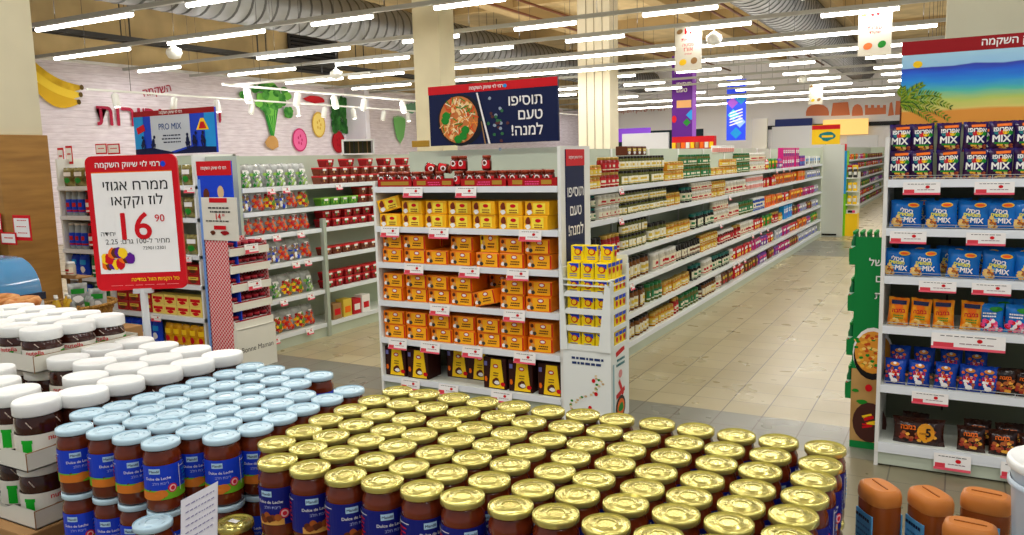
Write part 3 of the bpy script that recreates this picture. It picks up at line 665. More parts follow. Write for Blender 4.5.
PY_ = mat('pack_yellow', (250, 185, 25), .35, coat=.3); PO = mat('pack_orange', (244, 130, 16), .35, coat=.3); PR_ = mat('pack_red_edge', (205, 30, 18), .35, coat=.3)
yb = biscuit_pack('biscuit_pack', 'x', .168, .2, .088, PY_, None, None, 0)
ob = biscuit_pack('biscuit_pack', 'x', .17, .2, .095, PO, None, None, 1, PR_)
cb = biscuit_pack('cake_box', 'x', .172, .16, .208, DBROWN, None, None, 2)
cxs = [-3.385, -3.205, -3.02, -2.84, -2.655, -2.47, -2.2]
cxs = [EX0 + .1 + i * .186 for i in range(7)]
for c in range(7):
    for lv in range(2):
        if c == 0 and lv == 1:
            yb.put((EX0 + .1, EY0 + .03, EZ[4] + .11), 0, 'yellow chocolate biscuit pack lying tilted on top at the left end of its shelf', 'yellow biscuit packs', rot=(0, math.radians(-14), .2)); continue
        yb.put((cxs[c] + R_.uniform(-.008, .008), EY0 + .02 + R_.uniform(0, .015), EZ[4] + lv * .089), R_.uniform(-.05, .05), f'yellow chocolate biscuit pack, {["lower", "upper"][lv]} of the {ORD[c]} stack from the left on the upper shelf', 'yellow biscuit packs')
SH = {3: 'third shelf down', 2: 'fourth shelf down', 1: 'fifth shelf down'}
for si in (3, 2, 1):
    for c in range(7):
        if si == 3 and c == 4: continue
        n = 2
        if si == 3 and c in (2, ) : n = 1 if c == 2 else 2
        if si == 2 and c in (4,): n = 1
        if si == 2 and c == 4:
            ob.put((cxs[c] - .0, EY0 + .01, EZ[si] + .02), 0, 'orange tea biscuit pack tipped sideways on the fourth shelf down of the endcap', 'orange biscuit packs', rot=(0, math.radians(-13), -.1)); continue
        for lv in range(n):
            ob.put((cxs[c] + R_.uniform(-.008, .008), EY0 + .02 + R_.uniform(0, .02), EZ[si] + lv * .096), R_.uniform(-.06, .06), f'orange tea biscuit pack, {["lower", "upper"][lv]} in {ORD[c]} front stack, {SH[si]}', 'orange biscuit packs')
    for c in range(7):
        if c in (1, 3, 6) or si == 2:
            for lv in range(2 if si == 3 else 2):
                ob.put((cxs[c] + R_.uniform(-.02, .02), EY0 + .225 - .02 + .02, EZ[si] + lv * .096), R_.uniform(-.02, .02), f'orange tea biscuit pack, {["lower", "upper"][lv]} in {ORD[c]} back stack, {SH[si]}', 'orange biscuit packs')
# yellow bag standing on a pack
ob.put((cxs[4] + .02, EY0 + .015, EZ[3]), 0, 'orange tea biscuit pack lying under the yellow cake box, third shelf down', 'orange biscuit packs')
cy = biscuit_pack('cake_box', 'yellow cake box standing on a biscuit pack on the third shelf down', .13, .12, .12, YEL, None, None, 1); cy.put((cxs[4] + .02, EY0 + .04, EZ[3] + .096))
for i, px in enumerate((-3.4, -3.21, -2.97, -2.8, -2.6, -2.41, -2.2)):
    cb.put((px, EY0 + (.03 if i not in (2, 3) else .16), EZ[0]), R_.uniform(-.04, .04), f'dark brown and yellow cake box, {ORD[i]} from the left on the bottom endcap shelf', 'cake boxes on the bottom shelf')
# jars in red trays on the endcap's top shelf
RJ = mat('chocolate_spread_glass', (92, 30, 18), .15, coat=.6); RL = mat('copper_lid', (150, 62, 40), .35, .4)
def red_jar():
    t = thing('spread_jar', 'x', 'jar'); mb = MB(); mb.lathe([(.024, 0), (.031, .006), (.032, .05), (.03, .07), (.025, .078)], RJ, 16); part(mb, 'glass', t)
    part(MB().lathe([(.027, .078), (.029, .081), (.029, .093), (.026, .096)], RL, 16), 'lid', t)
    l = MB(); f = cylf(.0325); l.decal(rect(.07, .05, 8, 1), f, 0, .038, 1, RED); l.decal(ell(.017, .019), cylf(.0325, .0012), 0, .048, 1, PAPER); l.decal(ell(.01, .012), cylf(.0325, .0018), 0, .048, 1, BROWN); part(l, 'paper_label', t); return Proto(t)
rj = red_jar()
TZ = EZ[5]
RT = mat('tray_red', (170, 16, 20), .5)
for i, (x0, x1) in enumerate(((EX0 + .01, -3.19), (-3.185, -2.86), (-2.81, -2.47), (-2.465, EX1 - .01))):
    mb = MB(); mb.box(x0, x1, EY0 + .02, EY0 + .024, TZ, TZ + .052, RT); mb.box(x0, x1, EY0 + .02, EY0 + .22, TZ, TZ + .004, RT); mb.box(x0, x0 + .004, EY0 + .02, EY0 + .22, TZ, TZ + .04, RT); mb.box(x1 - .004, x1, EY0 + .02, EY0 + .22, TZ, TZ + .04, RT); mb.box(x0, x1, EY0 + .216, EY0 + .22, TZ, TZ + .052, RT)
    f = flatY(EY0 + .02, .001)
    if i == 0: mb.decal(rect(.23, .024), f, (x0 + x1) / 2, TZ + .026, 1, GOLDP)
    else:
        mb.decal(rect(.07, .026), f, x0 + .07, TZ + .027, 1, GOLDP); mb.decal(rect(.07, .026), f, x0 + .27, TZ + .027, 1, GOLDP); bars(mb, f, x0 + .17, TZ + .03, .1, 2, .014, PINK, .5, i)
    tag(mb.obj('display_tray'), f'red cardboard display tray, {ORD[i]} from the left on the endcap top shelf', 'tray', 'red display trays')
xs_ = [at(px, 180, 1, 4.46).x for px in (383, 393.5, 407, 418, 429, 440, 459, 470.5, 481.5, 492.5, 503.5, 514.5, 526, 538, 550)]
for i, x in enumerate(xs_):
    x = min(x, EX1 - .05)
    rj.put((x, EY0 + .06, TZ + .005), R_.uniform(-.4, .4), f'small brown spread jar, {ORD[i]} from the left in the front row of the red trays', 'spread jars on the top shelf')
    if i < 14 and xs_[i + 1] - x < .12: rj.put((x + .01, EY0 + .145, TZ + .005), R_.uniform(-.4, .4), f'small brown spread jar, {ORD[i]} from the left in the second row of the red trays', 'spread jars on the top shelf')
rj.put((xs_[5] + .1, EY0 + .1, TZ + .102), 0, 'small brown spread jar standing upright on the second layer, leftmost of three', 'spread jars on the top shelf')
rj.put((xs_[6] + .01, EY0 + .1, TZ + .102), 0, 'small brown spread jar standing on the second layer, middle of three', 'spread jars on the top shelf')
rj.put((xs_[8] + .02, EY0 + .1, TZ + .102), 0, 'small brown spread jar standing alone on the second layer below the noodle sign', 'spread jars on the top shelf')
rj.put((xs_[4] - .05, EY0 + .1, TZ + .135), 0, 'small brown spread jar lying on its side on the top layer, higher one', 'spread jars on the top shelf', rot=(0, 1.9, .3))
rj.put((xs_[4] + .05, EY0 + .1, TZ + .128), 0, 'small brown spread jar lying on its side on the top layer, lower one', 'spread jars on the top shelf', rot=(0, 1.75, .2))
# endcap price tags
ET = [(401, 421, 188, 195.5, 5), (453.5, 475, 188, 196, 5), (378, 398, 226.5, 234.5, 4), (426.5, 447, 227, 236.5, 4), (517, 540, 229, 238.5, 4), (402, 422, 264, 275, 3), (457, 478, 266.5, 277.5, 3), (505, 527, 269, 279.5, 3), (427.6, 448, 303.6, 314, 2), (501, 524, 309, 320, 2), (386, 405.5, 339, 349, 1), (418, 438.5, 343, 352.5, 1), (460, 481, 345.5, 355.5, 1), (512, 534, 349, 362, 1), (399, 418, 378, 388.5, 0), (436.5, 456.5, 383.5, 392, 0), (488.5, 511, 388.5, 399, 0)]
ctr = {}
for a, b, c, d, s in ET:
    p = at((a + b) / 2, c, 1, 4.36); i = ctr.get(s, 0); ctr[s] = i + 1
    price_tag(max(p.x, EX0 + .08), EY0 - .014, EZ[s] + .002, .155, .07, f'white and red price tag, {ORD[i]} from left, {["bottom", "fifth", "fourth", "third", "second", "top"][s]} rail of the biscuit shelves', 'price tags on the endcap')

# ---------------- white cardboard display with yellow packs
def floor_display():
    X0, X1, Y0, Y1 = -2.075, -1.765, 4.365, 4.665
    t = thing('floor_display', 'white cardboard floor display holding yellow packets beside the biscuit shelves', 'display stand', ((X0 + X1) / 2, Y0, 0)); w = (X1 - X0) / 2; d = Y1 - Y0
    WC = mat('white_display_card', (232, 238, 236), .6)
    b = MB(); b.box(-w, w, 0, d, 0, .45, WC); part(b, 'base_box', t)
    g = MB(); f = flatY(0, .0015); bars(g, f, 0, .40, .22, 2, .03, mat('navy_small', (40, 60, 110), .5), .5, 9)
    r = random.Random(4)
    for i in range(34): q = i / 34; g.decal(blob(.011, .008, i), f, .06 - q * .13 + r.gauss(0, .016) + .05 * math.sin(q * 6), .3 - q * .25, 1, [mat('cream_grain', (225, 205, 160), .5), PAPER, mat('grain2', (205, 175, 130), .5), GREEN][i % 4])
    for (u, v) in ((.045, .27), (.02, .1), (.06, .19)): g.decal(ell(.012, .013), flatY(0, .003), u, v, 1, RED)
    f2_ = flatX(w, .0015)
    g.decal(rect(.14, .03), f2_, .15, .43, 1, RED, .15); bars(g, f2_, .15, .38, .14, 2, .03, TEAL, .5, 2); g.decal(ell(.03, .025), f2_, .15, .29, 1, mat('stamp', (225, 150, 150), .5)); g.decal(rect(.03, .12), f2_, .16, .2, 1, RED, .6); g.decal(rect(.14, .03), f2_, .15, .17, 1, RED, .2); g.decal(ell(.08, .075), f2_, .15, .08, 1, BLACK); g.decal(ell(.06, .055), flatX(w, .003), .15, .08, 1, ORG); g.decal(blob(.05, .03, 2), flatX(w, .004), .15, .08, 1, GREEN); g.decal(rect(.02, .3), f2_, .04, .22, 1, mat('side_print', (150, 190, 200), .5))
    part(g, 'printed_artwork', t)
    # tray column: back, corner posts, lips
    c = MB(); c.box(-w, w, d - .01, d, .45, 1.0, WC)
    c.add([(-w - .015, -.01, .45), (-w + .035, -.01, .45), (-w + .002, -.01, .96), (-w - .015, -.01, 1.02), (-w - .015, 0, .45), (-w + .035, 0, .45), (-w + .002, 0, .96), (-w - .015, 0, 1.02)], [(0, 1, 2, 3), (4, 7, 6, 5), (1, 5, 6, 2), (0, 3, 7, 4)], WC)
    c.add([(w - .075, -.01, .45), (w + .003, -.01, .45), (w + .003, -.01, .84), (w - .03, -.01, .86), (w - .075, 0, .45), (w + .003, 0, .45), (w + .003, 0, .84), (w - .03, 0, .86)], [(0, 1, 2, 3), (4, 7, 6, 5), (0, 3, 7, 4), (1, 5, 6, 2)], WC)
    c.box(w - .004, w + .004, 0, .045, .45, .87, WC); c.box(w - .004, w + .004, d - .04, d, .45, .95, WC); c.box(-w - .004, -w + .004, 0, d, .45, .95, WC)
    part(c, 'side_frame', t)
    for i, z in enumerate((.45, .565, .67, .775)):
        l = MB(); l.box(-w, w, 0, d, z, z + .006, WC); l.add([(-w, -.004, z), (w - .03, -.004, z), (w - .05, -.004, z + .035), (-w + .03, -.004, z + .035), (-w, 0, z), (w - .03, 0, z), (w - .05, 0, z + .035), (-w + .03, 0, z + .035)], [(0, 1, 2, 3), (4, 7, 6, 5), (3, 2, 6, 7)], WC); l.box(w - .002, w + .003, .02, d - .02, z, z + .03, WC); part(l, 'tray', t)
    part(MB().box(-w, w, 0, d, .84, .846, WC), 'tray', t)
    # packets
    tt = thing('yellow_packet', 'x', 'packet'); YP = mat('packet_yellow', (252, 222, 20), .35, coat=.3)
    m1 = MB(); m1.rbox(-.042, .042, 0, .055, 0, .1, YP, .006); part(m1, 'wrapper', tt)
    m2 = MB(); m2.decal(poly([(-.005, .07), (.036, .066), (.036, .094), (-.03, .094)]), flatY(0, .0015), 0, 0, 1, BLUE); m2.decal(blob(.026, .022, 4), flatY(0, .0022), .004, .06, 1, RED); m2.decal(ell(.015, .015), flatY(0, .003), .004, .062, 1, YEL); bars(m2, flatY(0, .002), 0, .03, .05, 2, .012, BLUE, .4, 4)
    fx = flatX(.042, .0015); m2.decal(rect(.05, .022), fx, .027, .085, 1, BLUE); m2.decal(blob(.018, .02, 4), fx, .027, .05, 1, RED); part(m2, 'printed_front', tt); P = Proto(tt)
    for ti, z in enumerate((.456, .571, .676, .781)):
        for c_ in range(3):
            P.put((X0 + .065 + c_ * .09, Y0 + .022, z), 0, f'yellow packet, {ORD[c_]} from the left at the front of tray {["one", "two", "three", "four"][ti]} from below', 'yellow packets in the floor display')
        for r_ in range(1, 4):
            P.put((X1 - .046, Y0 + .022 + r_ * .06, z), 0, f'yellow packet, {ORD[r_]} back along the right side of tray {["one", "two", "three", "four"][ti]} from below', 'yellow packets in the floor display')
    for r_ in range(4):
        for c_ in range(3):
            if r_ == 3 and c_ == 1: continue
            P.put((X0 + .065 + c_ * .09, Y0 + .022 + r_ * .062, .88 - .0), R_.uniform(-.06, .06), f'yellow packet on top of the floor display, {ORD[c_]} from the left, {ORD[r_]} row back', 'yellow packets in the floor display')
    for i, (x, y) in enumerate(((.03, .05), (.115, .06), (.205, .09))): P.put((X0 + .05 + x, Y0 + y, .979), R_.uniform(-.2, .2), f'yellow packet on the topmost layer of the floor display, {ORD[i]} from the left', 'yellow packets in the floor display')
    sup = MB(); sup.box(-w + .004, w - .004, .004, d - .01, .872, .879, WC); part(sup, 'tray', t)
floor_display()

# ---------------- bags
BG = {}
def bagf(w, h, d):
    def fn(u, v, front=True, e=0):
        a = max(-1, min(1, u / (w / 2))); b = max(-1, min(1, (v - h / 2) / (h / 2)))
        q = (max(0, 1 - abs(a) ** 3)) ** .6 * (max(0, 1 - abs(b) ** 4)) ** .6
        return (u * (1 - .07 * (1 - b * b)), (-1 if front else 1) * (d / 2 * q + e) + d / 2, v)
    return fn
def bag_mesh(mb, w, h, d, m, seed=0, wr=.0025):
    r = random.Random(seed); fn = bagf(w, h, d); nu, nv = 10, 10
    for fr in (True, False):
        vs = [];
        for j in range(nv + 1):
            for i in range(nu + 1):
                x, y, z = fn(-w / 2 + w * i / nu, h * j / nv, fr); e = 0 < i < nu and 0 < j < nv
                vs.append((x, y + (r.uniform(-wr, wr) if e else 0), z + (r.uniform(-wr, wr) if j == nv else 0)))
        fs = [(j * (nu + 1) + i, j * (nu + 1) + i + 1, (j + 1) * (nu + 1) + i + 1, (j + 1) * (nu + 1) + i) for j in range(nv) for i in range(nu)]
        if not fr: fs = [f[::-1] for f in fs]
        mb.add(vs, fs, m, True)
    return lambda u, v: fn(u, v, True, .0035)
def snack_bag(name, w, h, d, main, deco, seed=0, cat='snack bag'):
    t = thing(name, 'x', cat); mb = MB(); f = bag_mesh(mb, w, h, d, main, seed); wr_ = part(mb, 'wrapper', t)
    a = MB(); deco(a, lambda u, v, f=f: f(u, v)); part(a, 'printed_front', wr_); return Proto(t)
def sub(shape, n=1): return shape
FOIL = dict(rough=.22, coat=.5)
B_NAVY = mat('bag_navy', (16, 24, 110), .25, coat=.5, c2=(60, 30, 60), vscale=12); B_BLUE = mat('bag_blue', (20, 120, 205), .25, coat=.5, c2=(10, 90, 180), vscale=9); B_ROY = mat('bag_royal', (20, 75, 190), .25, coat=.5, c2=(10, 50, 140), vscale=9)
NUTS = [mat('nut_brown', (170, 90, 45), .4), mat('nut_gold', (235, 170, 60), .4), mat('nut_red', (150, 50, 35), .4), mat('nut_pale', (235, 200, 120), .4)]
def hebw(a, f, s, u, v, w, m, e=0, rot=0, mh=None): fit_text(a, s, (lambda x, y: tuple(q + (0, -e, 0)[i] for i, q in enumerate(f(x, y)))), u, v, w, m, True, .05, rot, maxh=mh)
def d_navy(a, f):
    r = random.Random(2)
    for i in range(26): a.decal(blob(.008, .006, i), f, r.uniform(-.046, .046), r.uniform(.004, .03), 1, NUTS[i % 4])
    for i, c in enumerate((TEAL, RED, YEL, GREEN)): a.decal(ell(.013, .012), f, -.02 + .018 * i, .088 - .004 * (i % 2), 1, c)
    hebw(a, f, 'אפרופו', .005, .1, .078, PAPER, .002, mh=.022); fit_text(a, 'MIX', lambda x, y: tuple(q + (0, -.002, 0)[i] for i, q in enumerate(f(x, y))), 0, .058, .075, PAPER, False, .05); a.decal(rect(.06, .008, 4, 1), f, 0, .036, 1, GREEN, -.05); a.decal(rect(.06, .012, 4, 1), f, .01, .12, 1, ORG, .05)
def d_blue(wd):
    def g(a, f):
        r = random.Random(6)
        for i in range(24): a.decal(blob(.012, .009, i), f, -wd * .42 + abs(r.gauss(0, wd * .16)), .008 + abs(r.gauss(0, .018)), 1, NUTS[(i % 2) * 2 + 1 if i % 4 else 0])
        a.decal(ell(.026, .011, 14), f, wd * .2, .112, 1, YEL); up = lambda e: (lambda x, y: tuple(q + (0, -e, 0)[i] for i, q in enumerate(f(x, y)))); a.decal(ell(.02, .007, 14), up(.001), wd * .2, .112, 1, mat('badge_orange', (240, 90, 20), .4))
        hebw(a, f, 'ביסלי', 0, .085, wd * .58, PAPER, .002, -.12, .022); hebw(a, f, 'נשנושים', -.005, .066, wd * .5, mat('lemon', (235, 230, 60), .4), .002, -.08, .015); fit_text(a, 'MIX', up(.002), wd * .12, .04, wd * .38, PAPER, False, .05, -.08, maxh=.024)
        bars(a, f, -wd * .1, .05, wd * .2, 2, .01, mat('pale_aqua', (150, 215, 235), .4), .4, 3)
    return g
def d_yel(a, f):
    r = random.Random(8); a.decal(rect(.07, .02, 6, 1), f, 0, .118, 1, NAVY); a.decal(ell(.02, .012), f, 0, .096, 1, ORG)
    hebw(a, f, 'במבה', 0, .076, .062, RED, .002, .05, .02); bars(a, f, 0, .052, .05, 2, .012, GREEN, .5, 3)
    for i in range(18): a.decal(blob(.009, .007, i), f, r.uniform(-.034, .034), r.uniform(.006, .035), 1, NUTS[1 + 2 * (i % 2)])
def d_candy(a, f):
    r = random.Random(9)
    for i in range(26): a.decal(blob(.011, .011, i), f, r.uniform(-.045, .045), r.uniform(.008, .06), 1, [RED, PINK, mat('candy_pink', (250, 130, 160), .4), PAPER][i % 4])
    a.decal(blob(.03, .014, 3), f, .02, .11, 1, GREEN); a.decal(rect(.03, .012, 3, 1), f, -.03, .012, 1, SKY); bars(a, f, -.01, .09, .06, 2, .014, PAPER, .5, 3)
def d_royal(a, f):
    r = random.Random(10); a.decal(ell(.022, .01), f, 0, .105, 1, mat('badge_gold', (225, 140, 40), .4))
    for i in range(26): a.decal(blob(.009, .008, i), f, r.gauss(0, .022), .06 + r.gauss(0, .02), 1, [PAPER, ORG, mat('chip', (170, 90, 50), .4), PAPER, RED][i % 5])
    hebw(a, f, 'בייגלה', 0, .07, .06, RED, .003, 0, .018); a.decal(ell(.016, .012), f, 0, .022, 1, PAPER)
def d_dark(wd, big=False):
    def g(a, f):
        r = random.Random(11)
        for i in range(30): a.decal(blob(.012, .009, i), f, r.uniform(-wd * .34, wd * .34), r.uniform(.02, .08), 1, [NUTS[0], NUTS[2], BLACK, NUTS[1]][i % 4])
        up = lambda e: (lambda x, y: tuple(q + (0, -e, 0)[i] for i, q in enumerate(f(x, y))))
        hebw(a, f, 'במבה', -wd * .2 if big else 0, .085, wd * .3 if big else wd * .5, ORG, .002, 0, .02)
        if big: a.decal(ell(.042, .045, 18), up(.002), wd * .15, .065, 1, mat('disc_gold', (225, 150, 30), .4)); fit_text(a, '5', up(.004), wd * .2, .065, .022, BLACK, False, .06); fit_text(a, 'במבה', up(.004), wd * .09, .06, .03, BROWN, True, .02)
    return g
bn = snack_bag('snack_bag', .105, .14, .05, B_NAVY, d_navy, 1)
bb1 = snack_bag('snack_bag', .145, .135, .055, B_BLUE, d_blue(.145), 2)
bye = snack_bag('snack_bag', .096, .14, .05, mat('bag_orange', (248, 180, 40), .25, coat=.5, c2=(225, 110, 20), vscale=12), d_yel, 3)
bca = snack_bag('candy_bag', .105, .135, .05, mat('bag_skyblue', (30, 130, 215), .25, coat=.5, c2=(20, 90, 170), vscale=8), d_candy, 4)
bro = snack_bag('snack_bag', .1, .13, .05, B_ROY, d_royal, 5)
bdk = snack_bag('snack_bag', .125, .125, .05, mat('bag_black', (30, 16, 20), .2, coat=.6, c2=(60, 25, 12), vscale=10), d_dark(.125), 6)
bbg = snack_bag('snack_bag', .24, .135, .07, mat('bag_black', (30, 16, 20)), d_dark(.24, True), 7)
bdb = snack_bag('snack_bag', .1, .13, .05, mat('bag_choc', (70, 40, 24), .2, coat=.5, c2=(20, 16, 18), vscale=14), d_dark(.1), 8)

# ---------------- right snack stand
SX0, SX1, SY0, SY1 = -.31, .72, 4.38, 4.85
SZ = [.122, .422, .725, .977, 1.215, 1.452]
t = thing('shelf_unit', 'white shelf stand filled with snack bags at the right edge', 'shelf unit')
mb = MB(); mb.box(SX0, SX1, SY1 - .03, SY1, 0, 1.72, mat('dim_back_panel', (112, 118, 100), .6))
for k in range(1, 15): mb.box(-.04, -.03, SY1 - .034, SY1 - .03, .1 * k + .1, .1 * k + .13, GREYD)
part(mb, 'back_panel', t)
mb = MB(); mb.box(SX0 - .018, SX0, SY0 - .005, SY1, 0, 1.66, mat('white_upright', (226, 226, 222), .5)); part(mb, 'side_panel', t)
mb = MB(); mb.box(SX1, SX1 + .018, SY0 - .005, SY1, 0, 1.66, WHITE); part(mb, 'side_panel', t)
for z in SZ:
    mb = MB(); shelf_board(mb, SX0, SX1, SY0, SY1 - .03, z, '-Y'); s_ = part(mb, 'shelf', t)
    g = MB()
    if z > .2:
        for dz in (.022, .01): g.tube([(SX0 + .005, SY0 + .003, z + dz), (SX1 - .005, SY0 + .003, z + dz)], .0015, GREY, 6)
        for k in range(8): g.tube([(SX0 + .02 + k * .14, SY0 + .003, z), (SX0 + .02 + k * .14, SY0 + .003, z + .022)], .0015, GREY, 6)
        part(g, 'wire_guard', s_)
mb = MB(); mb.box(SX0, SX1, SY0 + .0, SY0 + .02, 0.01, .088, PANEL); mb.box(SX0, SX1, SY0 - .012, SY0, .075, .089, RAIL); part(mb, 'kick_plate', t)
def rowbags(pr, spans, py, z, y, lab, grp, tilt=.06, gap=0):
    for i, (a, b) in enumerate(spans):
        x = at((a + b) / 2, py, 1, y).x
        if x > SX1 - .07: continue
        lb = lab.replace('#', ORD[i]); pr.put((x, y, z), 0, lb, grp, rot=(-tilt, R_.uniform(-.05, .05), R_.uniform(-.12, .12)))
low = [(889, 909), (910, 934), (936, 960), (962, 987), (990, 1012), (1014, 1038), (1040, 1064), (1066, 1090)]
rowbags(bn, low, 160, SZ[5] + .004, SY0 + .02, 'navy snack bag with MIX lettering, # from the left, lower row, top shelf', 'navy snack bags')
rowbags(bn, [(a + 1, b + 1) for a, b in low], 135, SZ[5] + .13, SY0 + .05, 'navy snack bag with MIX lettering, # from the left, upper row, top shelf', 'navy snack bags')
rowbags(bn, [(905, 930), (968, 992), (1030, 1050)], 130, SZ[5] + .11, SY0 + .16, 'navy snack bag sticking up behind the others, # from the left, top shelf', 'navy snack bags', .1)
rowbags(bb1, [(888, 924), (924, 958), (957, 990), (990, 1013), (1013, 1046), (1048, 1082)], 210, SZ[4] + .004, SY0 + .02, 'light blue snack bag, # from the left on the second shelf down', 'light blue snack bags')
rowbags(bb1, [(887, 908), (909, 942), (945, 980), (981, 1016), (1018, 1050), (1052, 1086)], 260, SZ[3] + .004, SY0 + .02, 'light blue snack bag, # from the left on the third shelf down', 'light blue snack bags')
rowbags(bb1, [(898, 930), (935, 970), (975, 1000), (1000, 1040)], 250, SZ[3] + .012, SY0 + .12, 'light blue snack bag, # from the left, back row, third shelf down', 'light blue snack bags')
rowbags(bb1, [(900, 935), (940, 972), (980, 1010)], 200, SZ[4] + .01, SY0 + .12, 'light blue snack bag, # from the left, back row, second shelf down', 'light blue snack bags')
rowbags(bye, [(888, 908), (909, 930), (933, 954), (961, 982)], 305, SZ[2] + .004, SY0 + .02, 'orange and yellow snack bag, # from the left on the fourth shelf down', 'orange snack bags')
rowbags(bca, [(981, 1005), (1006, 1031), (1033, 1057), (1060, 1084)], 305, SZ[2] + .004, SY0 + .02, 'blue bag of red candy, # from the left on the fourth shelf down', 'candy bags')
rowbags(bca, [(988, 1012), (1015, 1040)], 290, SZ[2] + .02, SY0 + .1, 'blue bag of red candy, # from the left, back row, fourth shelf down', 'candy bags')
rowbags(bro, [(883, 906), (907, 931), (934, 956), (957, 982), (980, 998)], 365, SZ[1] + .004, SY0 + .02, 'royal blue snack bag, # from the left on the fifth shelf down', 'royal blue snack bags', .15)
rowbags(bdb, [(998, 1016), (1016, 1036), (1038, 1060)], 365, SZ[1] + .004, SY0 + .02, 'dark brown snack bag, # from the left on the fifth shelf down', 'dark brown snack bags', .15)
rowbags(bro, [(887, 912), (912, 936), (940, 964), (966, 990)], 350, SZ[1] + .05, SY0 + .13, 'royal blue snack bag, # from the left, back row, fifth shelf down', 'royal blue snack bags', .2)
rowbags(bbg, [(888, 950)], 420, SZ[0] + .004, SY0 + .02, 'large black snack multipack with a golden disc reading 5, bottom shelf', 'black snack bags', .25)
rowbags(bdk, [(957, 987), (989, 1020), (1024, 1052)], 425, SZ[0] + .004, SY0 + .02, 'black snack bag with orange lettering, # from the left on the bottom shelf', 'black snack bags', .25)
rowbags(bdk, [(900, 930), (965, 995), (998, 1028)], 410, SZ[0] + .006, SY0 + .14, 'black snack bag with orange lettering, # from the left, back row, bottom shelf', 'black snack bags', .25)
RTG = [(903, 941, 181, 5, .06), (975, 1015, 180, 5, .06), (890, 927, 229, 4, .06), (966, 1007, 229, 4, .06), (919, 957, 279, 3, .055), (972, 1012, 280, 3, .055), (932, 1006, 332, 2, .075), (912, 949, 389, 1, .06), (934, 972, 450, 0, .08), (1001, 1039, 460, 0, .08)]
ctr = {}
for a, b, c, s, h in RTG:
    pa = at(a, c, 1, 4.36); pb_ = at(b, c, 1, 4.36); i = ctr.get(s, 0); ctr[s] = i + 1
    price_tag((pa.x + pb_.x) / 2, SY0 - .014, SZ[s] - .01, round(pb_.x - pa.x, 2), h, f'white price tag, {ORD[i]} from left on the {["bottom", "fifth", "fourth", "third", "second", "top"][s]} rail of the snack stand', 'price tags on the snack stand', tilt=.1)

